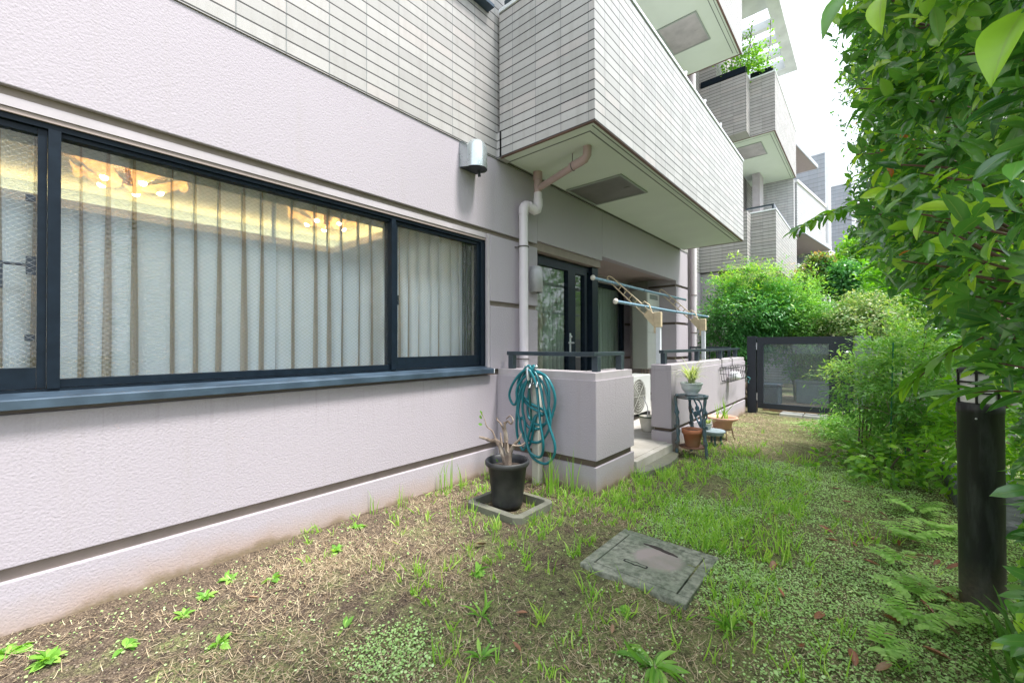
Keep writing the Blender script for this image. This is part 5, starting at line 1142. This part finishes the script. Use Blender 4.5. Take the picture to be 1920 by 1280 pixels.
# crumbs of earth give the soil its relief
x, y = sample(90000, lambda x, y: np.clip(.9 - .5 * (x > -1.0) - .35 * (vnoise(x + 3, y, 2.1) > .55), .05, 1), power=1.6)
ico = np.array([(1, 0, 0), (0, 1, 0), (-1, 0, 0), (0, -1, 0), (0, 0, 1), (0, 0, -1.)]); icq = np.array([(0, 1, 4), (1, 2, 4), (2, 3, 4), (3, 0, 4), (1, 0, 5), (2, 1, 5), (3, 2, 5), (0, 3, 5)])
N = len(x); V_, F_q = scatter(ico * [1, 1, .7], icq, np.stack([x, y, gz(x, y) + .001], -1), rng.normal(size=(N, 3)), np.array([[0, 0, 1.]]) + rng.normal(size=(N, 3)) * .4, .0016 + .0060 * rng.random(N) ** 2.5, .0016 + .0060 * rng.random(N) ** 2.5)
crumb = NT('earth crumbs'); ac_ = crumb.n("Attribute", attribute_name='tint'); crumb.set(color=crumb.ramp(ac_.outputs["Fac"], [(0., (.035, .026, .02)), (.7, (.13, .095, .07)), (1., (.30, .24, .18))]), rough=.95)
tag(fast_mesh('soil_crumbs', V_, F_q, crumb.m, loc=(-1, 2, 0), attrs={'tint': rep(rng.random(N), len(ico))}, smooth=False), 'loose dark crumbs of earth over the bare soil', 'soil crumbs', kind='stuff')
thatch_m = NT('dead grass strands'); at_ = thatch_m.n("Attribute", attribute_name='tint'); thatch_m.set(color=thatch_m.ramp(at_.outputs["Fac"], [(0., (.16, .105, .065)), (.5, (.37, .28, .175)), (1., (.58, .49, .33))]), rough=.8, spec=.2)
cover_m = leaf_mat('ground cover leaflets', (.26, .45, .13), (.48, .69, .29), (.68, .85, .50), rough=.55, trans=.25, spec=.35)
# dead strands lying on the soil
x, y = sample(420000, lambda x, y: np.clip(.22 + 1.4 * (vnoise(x + 3, y, 2.1) - .38) + .35 * (vnoise(x, y, 9.) - .5) + .35 * (y > 4.6), 0.02, 1) * .72 * np.clip(1.15 - .85 * (x > -1.2) * np.clip((x + 1.2) * 1.2, 0, 1), .12, 1))
T2, Q2 = blade_tmpl(3, .055, .9); N = len(x); a = rng.random(N) * 6.283
d = np.stack([np.cos(a), np.sin(a), rng.uniform(-.15, .35, N)], -1)
V_, F_q = scatter(T2[:, [0, 2, 1]] * [1, 1, .5], Q2, np.stack([x, y, gz(x, y) + rng.uniform(.001, .008, N)], -1), d, np.array([[0, 0, 1.]]), rng.uniform(.015, .060, N), rng.uniform(.022, .048, N))
tag(fast_mesh('dead_grass', V_, F_q, thatch_m.m, loc=(-1, 2, 0), attrs={'tint': rep(rng.random(N), len(T2))}), 'dry tan grass clippings scattered over the soil', 'dead grass', kind='stuff')
# low round-leaf ground cover
x, y = sample(560000, lambda x, y: np.clip(2.0 * (vnoise(x, y + 7, 2.3) - .5) + .12 - .55 * (x < -1.45) + 1.0 * np.clip((x + 1.05) / .8, -.25, 1) + .5 * (vnoise(x, y, 8.) - .5) - .5 * (y > 4.6), .02, 1), power=1.5)
Tl = np.array([(-.35, .15, .02), (0, 0, 0), (.35, .15, .02), (.5, .6, .05), (.0, 1.0, .0), (-.5, .6, .05), (0, .5, -.04)]); Ql = np.array([(0, 1, 6, 5), (1, 2, 3, 6), (6, 3, 4, 5)])
N = len(x); a = rng.random(N) * 6.283; d = np.stack([np.cos(a), np.sin(a), rng.uniform(-.1, .5, N)], -1)
V_, F_q = scatter(Tl, Ql, np.stack([x, y, gz(x, y) + rng.uniform(.003, .018, N)], -1), d, np.array([[0, 0, 1.]]) + rng.normal(size=(N, 3)) * .35, np.where(rng.random(N) < .02, rng.uniform(.011, .016, N), rng.uniform(.0045, .0105, N)))
tag(fast_mesh('ground_cover', V_, F_q, cover_m, loc=(0, 2, 0), attrs={'tint': rep(np.clip(rng.random(N) * .6 + .3 * vnoise(x, y, 3.), 0, .85), len(Tl))}), 'carpet of tiny pale green round leaves over the right half of the garden', 'ground cover', kind='stuff')
# living grass blades
def gden(x, y):
    band = np.exp(-((y - 3.2 + .3 * x) / 1.2) ** 2) * 1.0 * (x < -.3) + .55 * np.exp(-((x + 1.25) / .45) ** 2) * (y > 2.3) * (y < 4.9)
    nearw = .5 * np.exp(-((x + 2.44) / .07) ** 2) * (y > .9)
    ringd = np.abs(np.sqrt((x + 1.86) ** 2 + (y - 2.14) ** 2) - .34); band = np.maximum(band, .55 * np.exp(-(ringd / .09) ** 2)) ; band = band + .20 * (y > .9) * (y < 2.7) * (x > -2.3) * (x < -.6) * (vnoise(x + 2, y, 5.) > .5)
    return np.clip(band * (.35 + 1.1 * (vnoise(x, y, 3.3) - .25)) + nearw * .4 + .10 * (vnoise(x + 5, y, 4.) > .62) * (x > -1.9), 0, 1) * (1 - .75 * (y > 4.9))
x, y = sample(17000, gden, power=1.2); nb = rng.integers(3, 8, len(x)); idx = np.repeat(np.arange(len(x)), nb); N = len(idx)
allV, allQ, tn, off = [], [], [], 0
hscale = .6 + .8 * vnoise(x, y, 2.7)
for be, sel in ((.5, 0), (1.1, 1), (1.8, 2)):
    T2, Q2 = blade_tmpl(4, .045, be); mk = (rng.integers(0, 3, N) == sel); ix = idx[mk]; n = len(ix); a = rng.random(n) * 6.283
    pos = np.stack([x[ix] + rng.normal(size=n) * .012, y[ix] + rng.normal(size=n) * .012, gz(x[ix], y[ix]) - .003], -1)
    V_, F_q = scatter(T2, Q2, pos, np.stack([np.cos(a), np.sin(a), .0 * a + .15], -1), np.array([[0, 0, 1.]]) + rng.normal(size=(n, 3)) * [.45, .45, .1], rng.uniform(.03, .11, n) * hscale[ix], rng.uniform(.09, .17, n))
    allV.append(V_); allQ.append(F_q + off); off += len(V_); tn.append(rep(rng.random(n) * .95, len(T2)))
tag(fast_mesh('grass', np.concatenate(allV), np.concatenate(allQ), grass_m, loc=(-1.2, 3, 0), attrs={'tint': np.concatenate(tn)}), 'patchy bright green grass growing in front of the low walls', 'grass', kind='stuff')

# tall grass tufts at the foot of the walls
def tuft(x, y, label, n, h, spread=.03, lean=.45):
    al, aq, tn, off = [], [], [], 0
    for be in (.25, .7):
        T2, Q2 = blade_tmpl(6, .03, be); m = max(2, n // 2); a = rng.random(m) * 6.283
        pos = np.stack([x + rng.normal(size=m) * spread, y + rng.normal(size=m) * spread, np.full(m, gz(x, y) - .005)], -1)
        V_, F_q = scatter(T2, Q2, pos, np.stack([np.cos(a), np.sin(a), .1 + 0 * a], -1), np.array([[0, 0, 1.]]) + np.stack([np.cos(a), np.sin(a), 0 * a], -1) * rng.random(m)[:, None] * lean, h * rng.uniform(.5, 1.1, m), h * .9)
        al.append(V_); aq.append(F_q + off); off += len(V_); tn.append(rep(rng.random(m) * .7, len(T2)))
    o = fast_mesh('grass_tuft', np.concatenate(al), np.concatenate(aq), grass_m, loc=(x, y, 0), attrs={'tint': np.concatenate(tn)}); tag(o, label, 'grass tuft', 'tall grass tufts along the walls')
for a_ in ((-2.45, 1.47, 'single thin grass tuft against the wall, nearest to the camera', 5, .22), (-2.43, 1.66, 'spiky dark green grass tuft against the wall, second from the camera', 11, .17), (-2.44, 2.02, 'tall upright grass tuft against the wall under the groove', 8, .25),
           (-2.40, 2.14, 'leaning tall grass stalks beside the upright tuft by the wall', 8, .30), (-2.38, 2.50, 'sparse dry green tuft in the corner behind the black pot', 10, .24), (-1.76, 2.50, 'tall grass growing just right of the tap post', 14, .36), (-1.70, 2.62, 'fine tall grass in front of the low wall under the hose', 8, .34),
           (-1.52, 2.62, 'short reddish tinged grass at the low wall corner', 10, .14), (-2.0, 1.75, 'thin grass tuft left of the concrete ring', 7, .17)): tuft(*a_)
# broad leaved weeds
def weed(x, y, label, n, L, width=.42, up=.5, tint=(.0, .95)):
    n = int(n * 1.5)
    a = rng.random(n) * 6.283; e = rng.uniform(.15, 1.1, n) * up; d = np.stack([np.cos(a) * np.cos(e), np.sin(a) * np.cos(e), np.sin(e)], -1); b = rng.random(n)[:, None] * .012
    pos = np.array([[x, y, float(gz(x, y)) + .004]]) + np.stack([np.cos(a), np.sin(a), 0 * a], -1) * b; up_ = np.array([[0, 0, 1.]]) - .4 * d + rng.normal(size=(n, 3)) * .35; L = L * .85; n_ = n
    T_ = leaf_tmpl(4, width, .16, .35); V_, F_q = scatter(T_[0], T_[1], pos, d, up_, L * rng.uniform(.35, 1.15, n))
    o = fast_mesh('weed', V_, F_q, weed_m, loc=(x, y, 0), attrs={'tint': rep(rng.uniform(*tint, n), len(T_[0])), 'rib': np.tile(T_[2], n)}); tag(o, label, 'weed', 'broad leaved weeds')
for a_ in ((-2.205, .05, 'bushy bright weed rosette near the bottom left corner', 30, .060, .5, .9), (-2.37, -.045, 'round leaved weed cut by the left edge of the picture', 9, .075, .8, .6), (-2.08, .235, 'small pale weed right of the bushy rosette', 9, .045, .5, .6),
           (-2.23, .515, 'leafy weed patch near the wall at the lower left', 24, .045, .4, .7), (-2.30, .62, 'narrow leaved weed seedling close to the wall base at the left', 12, .055, .4, .9), (-2.14, .42, 'low weed rosette in front of the leafy patch', 16, .042, .45, .8), (-1.83, .46, 'upright weed with light leaves at the lower left', 12, .05, .45, 1.1), (-2.13, .75, 'small round leaved weed below the middle of the big window', 10, .05, .6, .6),
           (-2.16, 1.07, 'green weed in front of the wall below the big window', 16, .065, .45, .9), (-1.55, .80, 'tiny two leaved seedling on bare soil', 4, .05, .4, .9), (-2.35, 1.30, 'yellow green weed at the wall base', 14, .055, .45, .8), (-1.20, 1.20, 'weed with long narrow leaves left of the cover', 9, .10, .16, 1.3), (-.57, 1.41, 'large star shaped weed with long leaves at the bottom right of centre', 16, .15, .22, .45),
           (-1.45, 1.42, 'pale weed among the dry grass in the middle foreground', 12, .07, .35, .9), (-.78, 1.62, 'clover like weed at the near edge of the cover', 22, .035, .9, .6), (-.42, 1.80, 'tuft of long leaved weed right of the cover', 12, .12, .13, 1.3), (-1.05, 1.05, 'light green weed with narrow leaves in the foreground soil', 9, .075, .22, 1.2), (-1.86, 1.99, 'small fresh weed growing inside the concrete ring', 18, .035, .7, .8)): weed(*a_)
# ferns
def fern(x, y, label, n, L, tilt=.62, tint=(.2, .95)):
    Pp, Dd, Uu, Ll = [], [], [], []
    for i in range(n):
        a = random.uniform(0, 6.283); ax = np.array([math.cos(a), math.sin(a), 0]); sd_ = np.array([-ax[1], ax[0], 0]); ll = L * random.uniform(.7, 1.1)
        for s_ in np.linspace(.14, 1, 10):
            p = np.array([x, y, float(gz(x, y)) + .03]) + ax * ll * s_ + np.array([0, 0, ll * (tilt * s_ * 1.7 - tilt * 1.3 * s_ ** 2)]); w_ = ll * .36 * (1 - s_) ** .7 + .006
            for sg_ in (-1, 1): Pp.append(p); Dd.append(ax * .55 + sd_ * sg_); Uu.append([0, 0, 1]); Ll.append(w_)
    T_ = leaf_tmpl(3, .42, .05, .1); n_ = len(Pp); V_, F_q = scatter(T_[0], T_[1], np.array(Pp), np.array(Dd), np.array(Uu, float) + rng.normal(size=(n_, 3)) * .1, np.array(Ll))
    o = fast_mesh('fern', V_, F_q, fern_m, loc=(x, y, 0), attrs={'tint': rep(rng.uniform(*tint, n_), len(T_[0])), 'rib': np.tile(T_[2], n_)}); tag(o, label, 'fern', 'ferns at the foot of the hedge')
for a_ in ((.22, 3.75, 'bright fern patch left of the bollard light under the nandina', 9, .20), (.30, 3.45, 'fern with yellow green fronds close left of the bollard light', 7, .17), (.16, 3.2, 'pale fern spreading on the moss in front of the low shrubs', 8, .20), (.10, 2.74, 'fern on bare soil left of the bollard base', 6, .15), (.14, 2.47, 'feathery fern in front of the bollard base', 7, .15), (.22, 2.62, 'small fern touching the bollard base', 5, .12), (.12, 2.22, 'fern frond group near the bottom right corner', 7, .15), (.02, 1.98, 'pale fern at the bottom edge right of centre', 7, .14), (.26, 2.38, 'little fern between the bollard and the strap leaves', 6, .11)): fern(*a_)
# strap leaved plant bottom right
bl = thing('strap_leaf_plant', (.37, 2.05, 0), 'clump of shiny strap leaves in the bottom right corner', 'plant')
al, aq, tn, off = [], [], [], 0
for be in (.8, 1.3, 1.8):
    T2, Q2 = blade_tmpl(6, .11, be); m = 30; a = rng.uniform(1.6, 4.4, m); pos = np.stack([rng.uniform(.30, .62, m), rng.uniform(1.75, 2.42, m), np.full(m, .0)], -1)
    V_, F_q = scatter(T2, Q2, pos, np.stack([np.cos(a), np.sin(a), 0 * a + .05], -1), np.array([[0, 0, 1.]]), rng.uniform(.14, .24, m), rng.uniform(.13, .2, m)); al.append(V_); aq.append(F_q + off); off += len(V_); tn.append(rep(rng.random(m) * .6, len(T2)))
fast_mesh('leaves', np.concatenate(al), np.concatenate(aq), leaf_low, parent=bl, attrs={'tint': np.concatenate(tn), 'rib': np.ones(off)})
# fallen leaves, one object each
fallen = NT('fallen leaf'); oi = fallen.n("ObjectInfo"); fallen.set(color=fallen.mix(fallen.noise(60., 4), fallen.ramp(oi.outputs["Random"], [(0., (.34, .10, .035)), (.35, (.42, .20, .09)), (.7, (.50, .34, .20)), (1., (.50, .14, .03))]), (.10, .05, .035)), rough=.45)
T_ = leaf_tmpl(5, .38, .35, -.30); fl0 = None
spots = [(rng.uniform(-.5, .35), rng.uniform(1.5, 4.2)) for _ in range(44)] + [(rng.uniform(.0, .3), rng.uniform(2.5, 3.2)) for _ in range(16)] + [(-1.62, 1.66), (-2.02, .66), (-.95, 1.15), (-.75, 1.45), (-.52, 2.46), (-1.1, 1.3), (-.38, 6.2)]
for x_, y_ in spots:
    if not (free(np.array([x_]), np.array([y_]))[0] and inview(np.array([x_]), np.array([y_]))[0]): continue
    if fl0 is None:
        fl0 = fast_mesh('fallen_leaf', T_[0] * .055, T_[1], fallen.m, loc=(0, 0, 0)); o = fl0
        tag(o, 'curled reddish brown fallen leaf lying on the moss', 'fallen leaf', 'fallen leaves')
    else: o = fl0.copy(); scene.collection.objects.link(o)
    s_ = random.uniform(.6, 1.35); o.scale = (s_, s_, s_)
    o.location = (x_, y_, float(gz(x_, y_)) + .014); o.rotation_euler = (random.uniform(-.35, .35), random.uniform(-.35, .35), random.uniform(0, 6.28))
# flat grey rock and dark drain box behind the bollard
rk = MB().box(.44, .85, 3.6, 5.2, -.05, .09, .03); tag(rk.build('kerb_stone', simple('dark grey stone', (.12, .13, .14), .85, var=.3, nscale=30, bump=.6, bdist=.006), loc=(.6, 4.4, 0)), 'dark grey stone edging behind the bollard light', 'stone')
